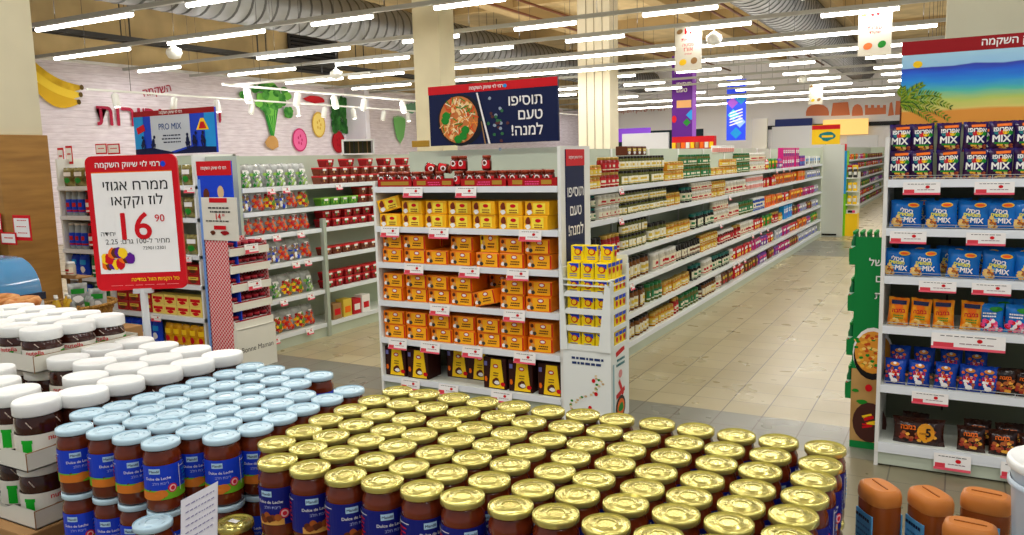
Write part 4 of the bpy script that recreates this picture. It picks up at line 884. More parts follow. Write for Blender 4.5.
# ---------------- green display with bottles left of the snack stand
def green_display():
    X0, X1, Y0, Y1 = -.47, -.335, 4.6, 4.84
    t = thing('floor_display', 'green cardboard display with small green bottles attached to the snack stand side', 'display stand', (0, 0, 0))
    GC = mat('green_card', (12, 128, 60), .5)
    b = MB(); b.box(X0, X1, Y0, Y0 + .006, .04, 1.15, GC); b.box(X0, X1, Y1 - .006, Y1, .04, 1.1, GC); b.box(X1 - .006, X1, Y0, Y1, .04, 1.1, GC); b.box(X0, X1, Y0, Y1, 0, .04, GC); part(b, 'body', t)
    g = MB(); f = flatY(Y0, .0015); cx = (X0 + X1) / 2
    g.decal(rect(X1 - X0, .4), f, cx, .24, 1, mat('wood_print', (190, 150, 90), .5, c2=(165, 125, 70), vscale=6))
    g.decal(ell(.1, .14, 20), flatY(Y0, .002), cx + .035, .53, 1, PAPER); g.decal(ell(.095, .13, 20), flatY(Y0, .0025), cx + .035, .515, 1, BLACK); g.decal(ell(.09, .115, 20), flatY(Y0, .003), cx + .035, .535, 1, mat('pasta', (225, 150, 50), .5))
    r = random.Random(3)
    for i in range(60): g.decal(blob(.012, .009, i), flatY(Y0, .0035), cx + r.uniform(-.05, .067), .535 + r.uniform(-.085, .09), 1, [mat('pasta_y', (240, 180, 60), .5), mat('pasta_r', (205, 80, 30), .5), GREEN, mat('pasta_p', (245, 205, 110), .5)][i % 4])
    g.decal(ell(.018, .02), flatY(Y0, .004), cx + .02, .34, 1, RED); g.decal(blob(.03, .015, 3), flatY(Y0, .004), cx - .01, .26, 1, GREEN); g.decal(blob(.02, .012, 5), flatY(Y0, .004), cx - .045, .32, 1, GREEN)
    g.decal(ell(.085, .11, 18), flatY(Y0, .004), cx + .03, .15, 1, mat('pan', (70, 36, 30), .5))
    for i in range(9): g.decal(rect(.05, .01), flatY(Y0, .0045), cx + .03 + r.gauss(0, .015), .15 + r.gauss(0, .03), 1, YEL if i % 2 else RED, r.uniform(-.4, .6))
    part(g, 'food_artwork', t)
    l = MB(); s = .062 / text2d('של', .02, True)[2]
    for i, w in enumerate(('של', 'ם', 'ת')): l.decal(text2d(w, .02, True, 'R'), f, X1 - .004, 1.02 - i * .09, s, PAPER)
    part(l, 'lettering', t)
    for i, z in enumerate((1.05, .8, .56, .32)):
        m = MB(); m.box(X0 - .03, X1 - .01, Y0 + .008, Y1 - .008, z - .006, z, GC); m.box(X0 - .032, X0 - .028, Y0 + .008, Y1 - .008, z - .035, z + .035, GC); m.add([(X0 - .03, Y0 + .004, z - .05), (X0, Y0 + .004, z - .05), (X0, Y0 + .004, z + .05), (X0 - .03, Y0 + .004, z + .03), (X0 - .03, Y0 + .01, z - .05), (X0, Y0 + .01, z - .05), (X0, Y0 + .01, z + .05), (X0 - .03, Y0 + .01, z + .03)], [(0, 1, 2, 3), (4, 7, 6, 5), (0, 3, 7, 4)], GC); part(m, 'tray', t)
    tb = thing('sauce_bottle', 'x', 'bottle'); GB = mat('green_bottle', (20, 105, 60), .2, coat=.5)
    m = MB(); m.lathe([(.012, 0), (.015, .004), (.015, .07), (.008, .09), (.006, .112)], GB, 12); part(m, 'body', tb); part(MB().lathe([(.008, .11), (.008, .126)], mat('cap_green', (30, 150, 60), .4), 10), 'cap', tb); m = MB(); m.decal(rect(.04, .03, 5, 1), cylf(.0155), 0, .035, 1, mat('label_pale', (190, 220, 200), .5)); m.decal(rect(.04, .008, 5, 1), cylf(.0155, .001), 0, .035, 1, RED); part(m, 'paper_label', tb); P = Proto(tb)
    for zi, z in enumerate((1.05, .8, .56, .32)):
        for r_ in range(4 if zi == 0 else 1):
            for c in range(4):
                xx = X0 - .01 + c * .034 if zi == 0 else X0 - .012; yy = Y0 + .03 + (r_ * .045 if zi == 0 else c * .045)
                P.put((xx, yy, z), R_.uniform(-.3, .3), f'small green sauce bottle, {ORD[c]} in row {["one", "two", "three", "four"][r_]} on the {["top", "second", "third", "lowest"][zi]} tray of the green display', 'green bottles in the green display')
green_display()

# ================================================================ THE LONG GONDOLA ALONG THE AISLE
GX, GY0, GY1 = -2.28, 4.87, 16.15
GZ = [.11, .34, .60, .86, 1.14, 1.37]
t = thing('shelf_unit', 'long white gondola of jars and packets running down the aisle', 'shelf unit')
mb = MB(); mb.box(-2.82, -2.78, GY0, GY1, 0, 1.67, PANEL); part(mb, 'back_panel', t)
mb = MB(); mb.box(-2.8, GX, GY1, GY1 + .03, 0, 1.67, PANEL); part(mb, 'end_panel', t)
for i, z in enumerate(GZ):
    y = GY0
    d = 0 if i == 0 else .05
    mb = MB(); shelf_board(mb, -2.78, GX - d * 0, GY0, GY1, z, '+X'); part(mb, 'shelf', t)
mb = MB(); mb.box(GX - .02, GX, GY0, GY1, 0, .08, PANEL); part(mb, 'kick_plate', t)
for k in range(12):
    mb = MB(); mb.box(-2.778, -2.765, GY0 + .02 + k * 1.0, GY0 + .05 + k * 1.0, .1, 1.67, WHITE); part(mb, 'upright', t)

def jar_p(name, cat, r, h, body, lid, lab_m, lab2=None, lidh=.012, tall=False, rl=None):
    o = MB(); rl = rl or r * .86
    o.lathe([(r * .92, 0), (r, .005), (r, h * .72), (rl * .95, h * .86), (rl * .95, h - lidh)], body, 14)
    o.lathe([(rl * 1.03, h - lidh * 1.6), (rl * 1.03, h - .002), (rl * .9, h)], lid, 14)
    o.decal(rect(r * 2.9, h * .5, 8, 1), cylf(r), 0, h * .38, 1, lab_m)
    if lab2: o.decal(rect(r * 1.3, h * .16, 4, 1), cylf(r, .0015), 0, h * .42, 1, lab2); o.decal(rect(r * 2.9, h * .06, 8, 1), cylf(r, .001), 0, h * .19, 1, lab2)
    return Proto(tag(o.obj(name), 'x', cat))
def box_p(name, cat, w, d, h, m, m2, m3):
    o = MB(); o.rbox(-w / 2, w / 2, -d / 2, d / 2, 0, h, m, .004, seg=1); f = flatY(-d / 2)
    o.decal(rect(w * .8, h * .3), f, 0, h * .62, 1, m2); o.decal(blob(w * .3, h * .2, 3), flatY(-d / 2, .002), 0, h * .3, 1, m3); o.decal(rect(w * .5, h * .06), flatY(-d / 2, .002), 0, h * .64, 1, m3)
    return Proto(tag(o.obj(name), 'x', cat))
def bag_p(name, cat, w, h, d, m, m2, m3, seed=1):
    o = MB(); f = bag_mesh(o, w, h, d, m, seed); o.decal(rect(w * .7, h * .22, 4, 1), f, 0, h * .66, 1, m2); o.decal(blob(w * .3, h * .18, 3), f, 0, h * .32, 1, m3)
    T = Matrix.Translation((0, -d / 2, 0)); o.v = [tuple(T @ Vector(v)) for v in o.v]
    return Proto(tag(o.obj(name), 'x', cat))
def tub_p(name, cat, r, h, m, m2, lid):
    o = MB(); o.lathe([(r * .85, 0), (r, h * .9)], m, 16); o.lathe([(r * 1.04, h * .9), (r * 1.04, h * .97), (r * .95, h)], lid, 16); o.decal(rect(r * 4, h * .5, 10, 1), cylf(r * .97, .002), 0, h * .45, 1, m2); return Proto(tag(o.obj(name), 'x', cat))
amber = mat('amber_glass', (120, 70, 20), .15, coat=.5); dark = mat('dark_glass', (30, 26, 18), .15, coat=.5); olive = mat('olive_brine', (96, 98, 36), .2, coat=.5); honey = mat('honey', (190, 120, 20), .2, coat=.5); redg = mat('red_sauce', (150, 24, 14), .2, coat=.5); wlab = mat('label_white', (232, 226, 200), .6); ylab = mat('label_yellow', (220, 190, 70), .6); glab = mat('label_green', (40, 120, 70), .6); rlab = mat('label_red', (190, 30, 40), .6); blid = mat('lid_black', (30, 28, 26), .35); glid = mat('lid_green', (20, 110, 60), .35); goldlid = mat('lid_gold', (190, 155, 70), .3, .5); wlid = mat('lid_white', (235, 235, 232), .4); blab = mat('label_brown', (120, 70, 40), .6); palegl = mat('pale_jar', (200, 196, 180), .3, coat=.3); bluelab = mat('label_blue', (40, 80, 170), .6)
K = {
 'dark_jar': (jar_p('spice_jar', 'jar', .036, .112, dark, blid, wlab, blab), 'black-lidded jar with cream label', .112),
 'pale_jar': (jar_p('sauce_jar', 'jar', .038, .135, amber, blid, wlab, ylab), 'tall amber jar with pale label', .135),
 'yellow_jar': (jar_p('mustard_jar', 'jar', .033, .115, olive, blid, mat('label_ivory', (240, 236, 215), .6), ylab), 'slim dark-capped sauce jar with ivory label', .115),
 'red_jar': (jar_p('tomato_jar', 'jar', .037, .112, redg, goldlid, rlab, wlab), 'red sauce jar with gold lid', .112),
 'green_jar': (jar_p('pickle_jar', 'jar', .041, .115, olive, glid, glab, wlab), 'green-lidded pickle jar', .115),
 'teal_jar': (jar_p('pickle_jar', 'jar', .036, .11, dark, mat('lid_teal', (20, 100, 95), .35), wlab, glab), 'teal-lidded dark jar', .11),
 'honey_jar': (jar_p('honey_jar', 'jar', .04, .085, honey, goldlid, ylab, wlab), 'squat honey jar with yellow label', .085),
 'white_jar': (jar_p('mayonnaise_jar', 'jar', .042, .115, palegl, wlid, wlab, rlab), 'white-lidded pale jar', .115),
 'white_tub': (tub_p('spread_tub', 'tub', .045, .09, WHITE, mat('label_pinkish', (220, 150, 140), .6), wlid), 'white tub with pinkish label', .09),
 'choc_jar': (jar_p('chocolate_jar', 'jar', .04, .105, RJ, wlid, rlab, wlab), 'dark chocolate jar with white lid', .105),
 'brown_box': (box_p('tea_box', 'box', .1, .1, .075, BROWN, ylab, PAPER), 'brown and yellow carton', .075),
 'red_box': (box_p('sweet_box', 'box', .09, .08, .12, RED, PAPER, ylab), 'red carton with white panel', .12),
 'orange_box': (box_p('cracker_box', 'box', .11, .08, .15, ORG, ylab, RED), 'orange carton', .15),
 'pink_box': (box_p('cereal_box', 'box', .15, .08, .2, mat('magenta_print', (210, 30, 130), .4, coat=.2), PAPER, PURP), 'tall magenta carton', .2),
 'purple_box': (box_p('cereal_box', 'box', .14, .08, .17, PURP, PINK, SKY), 'tall purple carton', .17),
 'blue_box': (box_p('cereal_box', 'box', .13, .08, .2, SKY, PAPER, BLUE), 'tall blue carton', .2),
 'green_bag': (bag_p('sweets_bag', 'bag', .13, .15, .05, GREEN, YEL, RED, 2), 'green sweets bag', .15),
 'red_bag': (bag_p('sweets_bag', 'bag', .13, .14, .05, mat('bag_red', (200, 20, 30), .25, coat=.4), PAPER, YEL, 3), 'red sweets bag', .14),
 'pink_bag': (bag_p('sweets_bag', 'bag', .14, .14, .06, mat('bag_magenta', (190, 30, 110), .25, coat=.4), PAPER, PURP, 4), 'magenta sweets bag', .14),
 'purple_bag': (bag_p('sweets_bag', 'bag', .14, .14, .06, mat('bag_purple', (110, 50, 150), .25, coat=.4), PINK, PAPER, 5), 'purple sweets bag', .14),
 'orange_bag': (bag_p('snack_packet', 'bag', .14, .15, .06, mat('bag_amber', (220, 100, 25), .25, coat=.4), YEL, BROWN, 6), 'orange snack packet', .15),
 'silver_bag': (bag_p('snack_packet', 'bag', .14, .14, .06, mat('bag_silver', (190, 192, 198), .25, .3, coat=.3), PAPER, BLUE, 7), 'silver white packet', .14),
 'brown_bag': (bag_p('coffee_packet', 'bag', .12, .14, .06, mat('bag_coffee', (110, 62, 36), .3, coat=.3), ylab, RED, 8), 'brown coffee packet', .14),
 'blue_can': (jar_p('blue_tin', 'tin', .045, .12, bluelab, wlid, wlab, bluelab), 'blue tin with white label', .12),
 'white_box': (box_p('white_carton', 'box', .11, .08, .15, WHITE, SKY, BLACK), 'white carton with dark pattern', .15),
}
PLAN = {  # shelf -> runs (y0, y1, kind, layers)
 5: [(4.95, 5.25, 'green_jar', 2), (5.25, 5.6, 'white_jar', 2), (5.6, 6.0, 'red_jar', 2), (6.0, 7.1, 'yellow_jar', 2), (7.1, 7.6, 'honey_jar', 2), (7.6, 8.6, 'green_jar', 2), (8.6, 9.1, 'honey_jar', 1), (9.1, 11.3, 'white_jar', 2), (11.3, 11.6, 'red_bag', 1), (11.6, 12.1, 'green_bag', 1), (12.1, 12.5, 'purple_bag', 1), (12.5, 13.9, 'pink_box', 2), (13.9, 14.5, 'purple_box', 1), (14.5, 16.1, 'white_box', 1)],
 4: [(4.95, 5.5, 'dark_jar', 2), (5.5, 5.95, 'red_jar', 2), (5.95, 7.1, 'yellow_jar', 2), (7.1, 7.9, 'teal_jar', 1), (7.9, 8.6, 'dark_jar', 2), (8.6, 9.2, 'honey_jar', 2), (9.2, 10.2, 'white_jar', 1), (10.2, 11.2, 'white_tub', 2), (11.2, 12.0, 'red_box', 1), (12.0, 13.8, 'orange_bag', 1), (13.8, 14.4, 'orange_box', 1), (14.4, 14.7, 'green_bag', 1), (14.7, 16.1, 'silver_bag', 1)],
 3: [(4.95, 5.6, 'dark_jar', 1), (5.6, 6.0, 'red_jar', 1), (6.0, 7.1, 'yellow_jar', 2), (7.1, 7.9, 'honey_jar', 1), (7.9, 8.7, 'teal_jar', 1), (8.7, 9.3, 'honey_jar', 2), (9.3, 10.6, 'white_jar', 1), (10.6, 11.3, 'blue_can', 1), (11.3, 12.0, 'orange_box', 1), (12.0, 12.6, 'orange_bag', 1), (12.6, 13.2, 'brown_bag', 1), (13.2, 14.4, 'orange_bag', 1), (14.4, 16.1, 'silver_bag', 1)],
 2: [(4.95, 5.9, 'dark_jar', 1), (5.9, 6.7, 'pale_jar', 1), (6.7, 7.4, 'red_jar', 1), (7.4, 8.2, 'dark_jar', 1), (8.2, 8.9, 'honey_jar', 2), (8.9, 9.9, 'choc_jar', 1), (9.9, 10.7, 'white_jar', 1), (10.7, 11.3, 'red_bag', 1), (11.3, 11.9, 'green_bag', 1), (11.9, 12.6, 'honey_jar', 1), (12.6, 13.4, 'blue_box', 1), (13.4, 14.2, 'brown_bag', 1), (14.2, 14.9, 'red_bag', 1), (14.9, 16.1, 'silver_bag', 1)],
 1: [(5.2, 6.6, 'pale_jar', 1), (6.6, 7.0, 'green_jar', 1), (7.0, 7.9, 'honey_jar', 1), (7.9, 8.7, 'teal_jar', 1), (8.7, 9.6, 'white_jar', 1), (9.6, 10.6, 'red_bag', 1), (10.6, 11.6, 'pink_bag', 1), (11.6, 13.2, 'pink_bag', 1), (13.2, 14.0, 'red_bag', 1), (14.0, 14.8, 'orange_bag', 1), (14.8, 16.1, 'silver_bag', 1)],
 0: [(5.3, 6.7, 'pale_jar', 1), (6.7, 7.5, 'honey_jar', 1), (7.5, 8.3, 'green_jar', 1), (8.3, 9.1, 'white_jar', 1), (9.1, 10.2, 'red_bag', 1), (10.2, 11.0, 'brown_bag', 1), (11.0, 12.4, 'purple_bag', 1), (12.4, 13.2, 'pink_bag', 1), (13.2, 14.0, 'brown_bag', 1), (14.0, 16.1, 'silver_bag', 1)]}
STEP = {'jar': .088, 'tub': .096, 'tin': .096, 'box': .12, 'bag': .13}
SN = ['bottom', 'fifth', 'fourth', 'third', 'second', 'top']
cnt = {}
def split_runs(runs):
    alt = {'jar': ['dark_jar', 'red_jar', 'green_jar', 'teal_jar', 'honey_jar', 'white_jar', 'pale_jar', 'choc_jar'], 'bag': ['red_bag', 'orange_bag', 'purple_bag', 'brown_bag', 'green_bag', 'silver_bag', 'pink_bag'], 'box': ['red_box', 'orange_box', 'blue_box', 'white_box'], 'tub': ['white_tub'], 'tin': ['blue_can']}
    for (y0, y1, kind, n) in runs:
        y = y0
        while y < y1 - .05:
            L = R_.uniform(.4, .8); e = min(y1, y + L)
            if y1 - e < .15: e = y1
            k = kind; c = K[kind][0].r['category']
            if kind not in ('yellow_jar', 'pink_box', 'purple_box', 'blue_box', 'white_box') and R_.random() < .3: k = R_.choice(alt[c])
            nn = n
            if R_.random() < .12 and n == 2: nn = 1
            yield (y, e, k, nn)
            y = e + (.04 if R_.random() < .3 else 0)
def shelve(px, face, plan, zs, unit, step=STEP, back=True):
    for s, runs in plan.items():
        for (y0, y1, kind, n) in split_runs(runs):
            P, desc, h = K[kind]; cat = P.r['category']; st = step[cat]
            if kind == 'yellow_jar': st = .074
            if kind == 'honey_jar': st = .084
            if kind in ('pink_box',): st = .16
            if kind in ('purple_box', 'blue_box'): st = .15
            for lv in range(n):
                y = y0 + st / 2
                while y < y1 - st * .3:
                    key = (unit, s, kind, lv); i = cnt.get(key, 0); cnt[key] = i + 1
                    x = px - {'box': .055, 'bag': .05}.get(cat, .055) - (R_.uniform(0, .02) if lv == 0 else .01)
                    layer = '' if n == 1 else (', lower' if lv == 0 else ', upper')
                    gap = (zs[s + 1] - zs[s] - .045) if s < 5 else .3
                    sc = min(1, (gap - .004) / (n * h)) if cat != 'bag' else 1
                    sz = min(1.35, gap * .8 / h) if n == 1 and cat in ('jar', 'tin') and s < 5 else sc
                    sz = min(sz, (gap - .002) / (n * h))
                    ho = P.put((x, y, zs[s] + lv * (h * sz + .001)), PI / 2 + (R_.uniform(-.12, .12) if cat == 'bag' else R_.uniform(-.7, .7) if cat != 'box' else 0), f'{desc}, {ordn(i)} from near end, {SN[s]} shelf, {unit}{layer}', f'products on the {SN[s]} shelf of {unit}')
                    ho.scale = (min(1, .97), min(1, .97), sz)
                    y += st
shelve(GX, '+X', PLAN, GZ, 'long gondola')
# cartons stacked on the very top
for i, y in enumerate((6.3, 6.42, 6.54, 6.66)):
    K['brown_box'][0].put((-2.42, y, GZ[5] + .235), PI / 2, f'brown and yellow carton on top of the jars, {ORD[i]} from the near end', 'cartons on the jars')
for i in range(8): K['white_tub'][0].put((-2.44, 9.2 + i * .1, GZ[5] + .234), PI / 2, f'white tub on the third layer of the top shelf, {ORD[i]} from the near end', 'tubs on the third layer')
# price tags on the gondola
for i, (px, py) in enumerate(((620, 185), (620, 216), (729, 195.5), (720, 220), (631, 279), (752, 229), (760, 226), (733, 263), (738, 262), (744, 259), (767, 226), (776, 173), (783, 171), (789, 170), (811, 166))):
    best = None
    p = at(px, py, 0, GX + .014)
    z = min(GZ, key=lambda q: abs(q - p.z)); n_ = SN[GZ.index(z)]
    price_tag(GX + .016, p.y, z, .09, .06, f'small white price tag on the {n_} rail, long gondola, {ORD[i]} of those counted', 'price tags on the long gondola', '+X', .25)

# ---------------- the gondola beyond the cross aisle
FX = -2.42
t = thing('shelf_unit', 'white gondola of dark packets beyond the cross aisle', 'shelf unit')
mb = MB(); mb.box(FX - .5, FX - .46, 20.5, 32, 0, 1.7, PANEL); part(mb, 'back_panel', t); part(MB().box(FX - .48, FX, 32, 32.04, 0, 1.7, PANEL), 'end_panel', t)
for z in GZ:
    mb = MB(); shelf_board(mb, FX - .46, FX, 20.5, 32, z, '+X'); part(mb, 'shelf', t)
part(MB().box(FX - .02, FX, 20.5, 32, 0, .08, PANEL), 'kick_plate', t)
FP = {5: [(20.6, 22.5, 'red_bag', 1), (22.5, 26, 'orange_bag', 1), (26, 31.9, 'brown_bag', 1)], 4: [(20.6, 24, 'purple_bag', 1), (24, 31.9, 'red_bag', 1)], 3: [(20.6, 25, 'red_bag', 1), (25, 31.9, 'brown_bag', 1)], 2: [(20.6, 26, 'brown_bag', 1), (26, 31.9, 'purple_bag', 1)], 1: [(20.6, 31.9, 'red_bag', 1)], 0: [(20.6, 31.9, 'brown_bag', 1)]}
shelve(FX, '+X', FP, GZ, 'far gondola', {'bag': .24, 'jar': .2, 'box': .2, 'tub': .2, 'tin': .2})

# ---------------- green and yellow promotion stand at the far crossing
def far_stand():
    t = thing('floor_display', 'lime green and yellow promotion stand at the far end of the gondola', 'display stand', (-1.86, 16.45, 0)); LM = mat('lime_card', (120, 200, 30), .5)
    b = MB(); b.box(-.19, -.02, 0, .35, 0, 1.6, LM); b.box(-.02, .19, 0, .35, 0, .42, YEL); b.box(-.02, .19, .3, .35, .42, 1.2, WHITE); part(b, 'body', t)
    for z in (.6, .85, 1.1): part(MB().box(-.02, .19, 0, .3, z - .02, z, WHITE), 'shelf', t)
    s = MB(); s.box(-.1, -.02, -.01, 0, .8, 1.6, SKY); s.box(.0, .19, -.005, 0, .43, .5, PAPER); s.box(.02, .1, -.008, -.005, .44, .49, BLACK); s.box(.1, .15, -.008, -.005, .44, .49, PINK); part(s, 'printed_panel', t)
    for i, (z, m) in enumerate(((.6, YEL), (.85, YEL), (1.1, GREYD))):
        for j in range(2): tag(MB().rbox(-.035, .035, -.035, .035, 0, .16, m, .006).box(-.025, .025, -.037, -.035, .05, .11, PAPER).obj('packet', loc=(-1.86 + .04 + j * .09, 16.52, z)), f'small packet, {["left", "right"][j]} one on the {["lowest", "middle", "upper"][i]} shelf of the promotion stand', 'packet', 'packets on the promotion stand')
    for j, m in enumerate((RED, RED, YEL)): tag(MB().rbox(-.05, .05, -.04, .04, 0, .13, m, .006).box(-.03, .03, -.042, -.04, .04, .09, PAPER).obj('packet', loc=(-1.93 + .1 * j * .9, 16.62, 1.6 if j == 0 else 1.2)) if j != 0 else MB().rbox(-.05, .05, -.04, .04, 0, .13, m, .006).obj('packet', loc=(-1.96, 16.62, 1.6)), f'packet on top of the promotion stand, {ORD[j]} from the left', 'packet', 'packets on the promotion stand')
far_stand()
tb = thing('shelf_topper', 'colourful yellow and teal sign above the far promotion stand', 'sign', (-2.26, 16.42, 1.68))
part(MB().box(-.25, .25, 0, .02, .05, .42, YEL), 'board', tb); m_ = MB(); m_.decal(rect(.5, .08), flatY(0), 0, .37, 1, RED); m_.decal(blob(.16, .1, 3), flatY(0, .002), .03, .2, 1, TEAL); m_.decal(rect(.2, .04), flatY(0, .004), .03, .2, 1, YEL); part(m_, 'artwork', tb); part(MB().tube([(0, .01, -.02), (0, .01, .06)], .01, GREY, 6), 'post', tb)
tag(MB().rbox(-2.28, -1.9, 16.22, 16.26, 0, 1.72, mat('pale_partition', (206, 212, 204), .5), .003).box(-2.26, -2.0, 16.2, 16.22, .03, .06, BLACK).obj('partition_board'), 'pale grey standing board closing the far end of the long gondola', 'board')

# ---------------- far background
def fbox(name, lab, cat, px0, px1, py0, py1, y, m, d=.3, deco=None):
    a = at(px0, py0, 1, y); b = at(px1, py1, 1, y)
    mb = MB(); mb.rbox(a.x, b.x, y, y + d, min(a.z, b.z), max(a.z, b.z), m, .01)
    if deco: deco(mb, a.x, b.x, min(a.z, b.z), max(a.z, b.z), y)
    return tag(mb.obj(name), lab, cat)
WP = mat('white_partition', (214, 216, 220), .6)
def to_floor(name, lab, px0, px1, py0, y, m):
    a = at(px0, py0, 1, y); b = at(px1, py0, 1, y); return tag(MB().box(a.x, b.x, y, y + .15, 0, a.z, m).obj(name), lab, 'partition')
to_floor('partition_board', 'white partition behind the middle of the long gondola', 622, 668, 134, 30, WP)
to_floor('partition_board', 'cream partition right of the blue banner', 752, 767, 119, 34, mat('cream_part', (220, 216, 200), .6))
to_floor('partition_board', 'wide white partition at the back, right of the blue banner', 772, 824, 127, 35, WP)
to_floor('partition_board', 'white arched partition board behind the far gondola', 847, 878, 136, 36, WP)
def fsh(mb, x0, x1, z0, z1, y):
    for i in range(9): mb.box(x0 + (x1 - x0) * (i + .1) / 9, x0 + (x1 - x0) * (i + .85) / 9, y - .05, y, z0 + .05, z0 + (z1 - z0) * .55, [YEL, CARD, ORG, WHITE][i % 4])
fbox('back_counter', 'far counter with a red fascia and packets below it', 'counter', 672, 714, 137, 149, 26, RED, .3, fsh)
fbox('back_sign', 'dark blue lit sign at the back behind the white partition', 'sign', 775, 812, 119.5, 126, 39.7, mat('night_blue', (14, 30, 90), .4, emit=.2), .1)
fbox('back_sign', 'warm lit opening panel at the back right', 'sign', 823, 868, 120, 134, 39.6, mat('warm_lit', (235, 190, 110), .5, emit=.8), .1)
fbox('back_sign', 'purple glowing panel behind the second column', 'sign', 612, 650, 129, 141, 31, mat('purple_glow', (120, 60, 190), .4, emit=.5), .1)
# orange skyline frieze on the back wall
def skyline():
    OR = mat('terracotta_print', (220, 130, 90), .6); y = 39.98; f = lambda u, v: (u, y - .02, v)
    def P(px, py): p = at(px, py, 1, y); return (p.x, p.z)
    g = MB(); Q = lambda *pts: g.add([f(*P(a, b)) for a, b in pts], [tuple(range(len(pts)))], OR)
    for x0, x1, top in ((806, 829, 0), (831, 850, 1), (852, 863, 0), (865, 886, 2), (888, 894, 1), (895, 900, 3)):
        if top == 0: Q(*([(x0, 116), (x1, 115.5)] + [((x0 + x1) / 2 + (x1 - x0) / 2 * math.cos(a), 112 - 8 * math.sin(a)) for a in (0, .5, 1, 1.57, 2.1, 2.6, 3.14)]))
        elif top == 1: Q((x0, 116), (x1, 115), (x1 - 2, 102), (x0 + 2, 103))
        elif top == 2:
            Q((x0, 115), (x1, 114), (x1, 107.5), (x0, 108))
            for k in range(4): Q((x0 + k * 6, 108), (x0 + k * 6 + 3, 108), (x0 + k * 6 + 3, 105), (x0 + k * 6, 105))
        else: Q((x0, 115), (x1 + 2, 114.5), (x1, 101), (x0 + 1, 101))
    tag(g.obj('skyline_frieze'), 'terracotta city skyline picture on the far white wall', 'wall picture')
    l = MB(); l.eps = .004; fit_text(l, 'רמי לוי שיווק השקמה', flatY(39.95), at(640, 106, 1, 39.95).x, 3.9, 2.6, mat('faded_red', (205, 150, 150), .6), True, .03); fit_text(l, 'ירקות', flatY(39.95), at(566, 120, 1, 39.95).x, at(566, 118, 1, 39.95).z, 1.6, CRIM, True, .03); tag(l.obj('wall_lettering'), 'faded red lettering on the far white wall', 'letters')
skyline()

# ================================================================ LEFT: PRODUCE GONDOLA
QX = -5.13; QZ = [.125, .44, .75, 1.01, 1.21, 1.41]
t = thing('shelf_unit', 'white produce gondola with bagged fruit and red-lidded boxes behind the biscuit endcap', 'shelf unit')
mb = MB(); mb.box(QX - .365, QX - .34, 4.75, 8.5, 0, 1.68, PANEL); part(mb, 'back_panel', t)
for z in QZ:
    mb = MB(); shelf_board(mb, QX - .34, QX, 4.75, 8.5, z, '+X'); part(mb, 'shelf', t)
part(MB().box(QX - .02, QX, 4.75, 8.5, 0, .09, PANEL), 'kick_plate', t)
part(MB().box(QX - .01, QX + .03, 5.66, 5.7, 0, 1.1, mat('post_grey', (170, 180, 165), .5)), 'upright', t)
part(MB().box(QX - .365, QX, 4.72, 4.75, 0, 1.68, PANEL), 'end_panel', t)
CLRB = mat('clear_film', (190, 194, 192), .15, coat=.6, c2=(110, 112, 106), vscale=12)
def prod_bag(nm, lab, cols, seed):
    o = MB(); f = bag_mesh(o, .15, .2, .08, CLRB, seed, .006); r = random.Random(seed)
    for i in range(44): o.decal(blob(.019, .016, i), f, r.uniform(-.058, .058), r.uniform(.01, .125), 1, cols[i % len(cols)])
    o.decal(rect(.06, .04, 3, 1), f, .01, .12, 1, PAPER)
    T = Matrix.Translation((0, -.04, 0)); o.v = [tuple(T @ Vector(v)) for v in o.v]
    return Proto(tag(o.obj(nm), 'x', 'produce bag'))
pg = [prod_bag('produce_bag', '', [GREEN, PAPER, mat('lettuce', (150, 190, 80), .5), CLRB], 3), prod_bag('produce_bag', '', [RED, ORG, CLRB, mat('tomato', (200, 40, 25), .3)], 4), prod_bag('produce_bag', '', [BLUE, PAPER, CARD, CLRB], 5), prod_bag('produce_bag', '', [RED, mat('pepper_green', (90, 150, 40), .4), YEL, DRED], 6)]
pgn = ['clear bag of green salad leaves', 'clear bag of tomatoes', 'clear bag with blue printed label', 'clear bag of mixed peppers']
def punnet(lidm, bodym, fruits, nm='fruit_punnet'):
    o = MB(); o.add([(-.05, -.04, 0), (.05, -.04, 0), (.05, .04, 0), (-.05, .04, 0), (-.06, -.05, .06), (.06, -.05, .06), (.06, .05, .06), (-.06, .05, .06)], [(3, 2, 1, 0), (0, 1, 5, 4), (1, 2, 6, 5), (2, 3, 7, 6), (3, 0, 4, 7), (4, 5, 6, 7)], bodym); o.rbox(-.063, .063, -.053, .053, .06, .075, lidm, .004, seg=1)
    for i in range(5): o.decal(blob(.012, .014, i), flatY(-.047, .003), -.042 + i * .021, .032, 1, fruits[i % len(fruits)])
    o.decal(rect(.05, .02), flatY(-.05, .005), 0, .055, 1, PAPER); return Proto(tag(o.obj(nm), 'x', 'food container'))
pu = punnet(mat('lid_red_plastic', (205, 30, 40), .35), mat('punnet_dark', (120, 60, 40), .3, coat=.4), [BROWN, mat('date', (110, 40, 30), .4), mat('almond', (200, 150, 90), .4)])
pu2 = punnet(mat('lid_red_plastic', (205, 30, 40)), mat('punnet_red', (140, 24, 30), .3, coat=.4), [RED, DRED, GREEN])
pug = punnet(mat('lid_green_film', (130, 190, 60), .3, coat=.4), mat('punnet_green', (90, 150, 40), .3, coat=.4), [GREEN, mat('grape', (150, 190, 70), .4)])
def run(P, y0, y1, st, z, x, desc, grp, layers=1, h=.077, rz=PI / 2, tilt=0):
    for lv in range(layers):
        y = y0; i = 0
        while y < y1:
            p = P[i % len(P)] if isinstance(P, list) else P
            d = desc[i % len(desc)] if isinstance(desc, list) else desc
            lab = f'{d}, {ordn(i)} from near end, {grp}' + ('' if layers == 1 else f', {["lower", "upper"][lv]}')
            p.put((x + R_.uniform(-.008, .008), y, z + lv * h), 0, lab, grp, rot=(-tilt, 0, rz + R_.uniform(-.12, .12))); y += st; i += 1
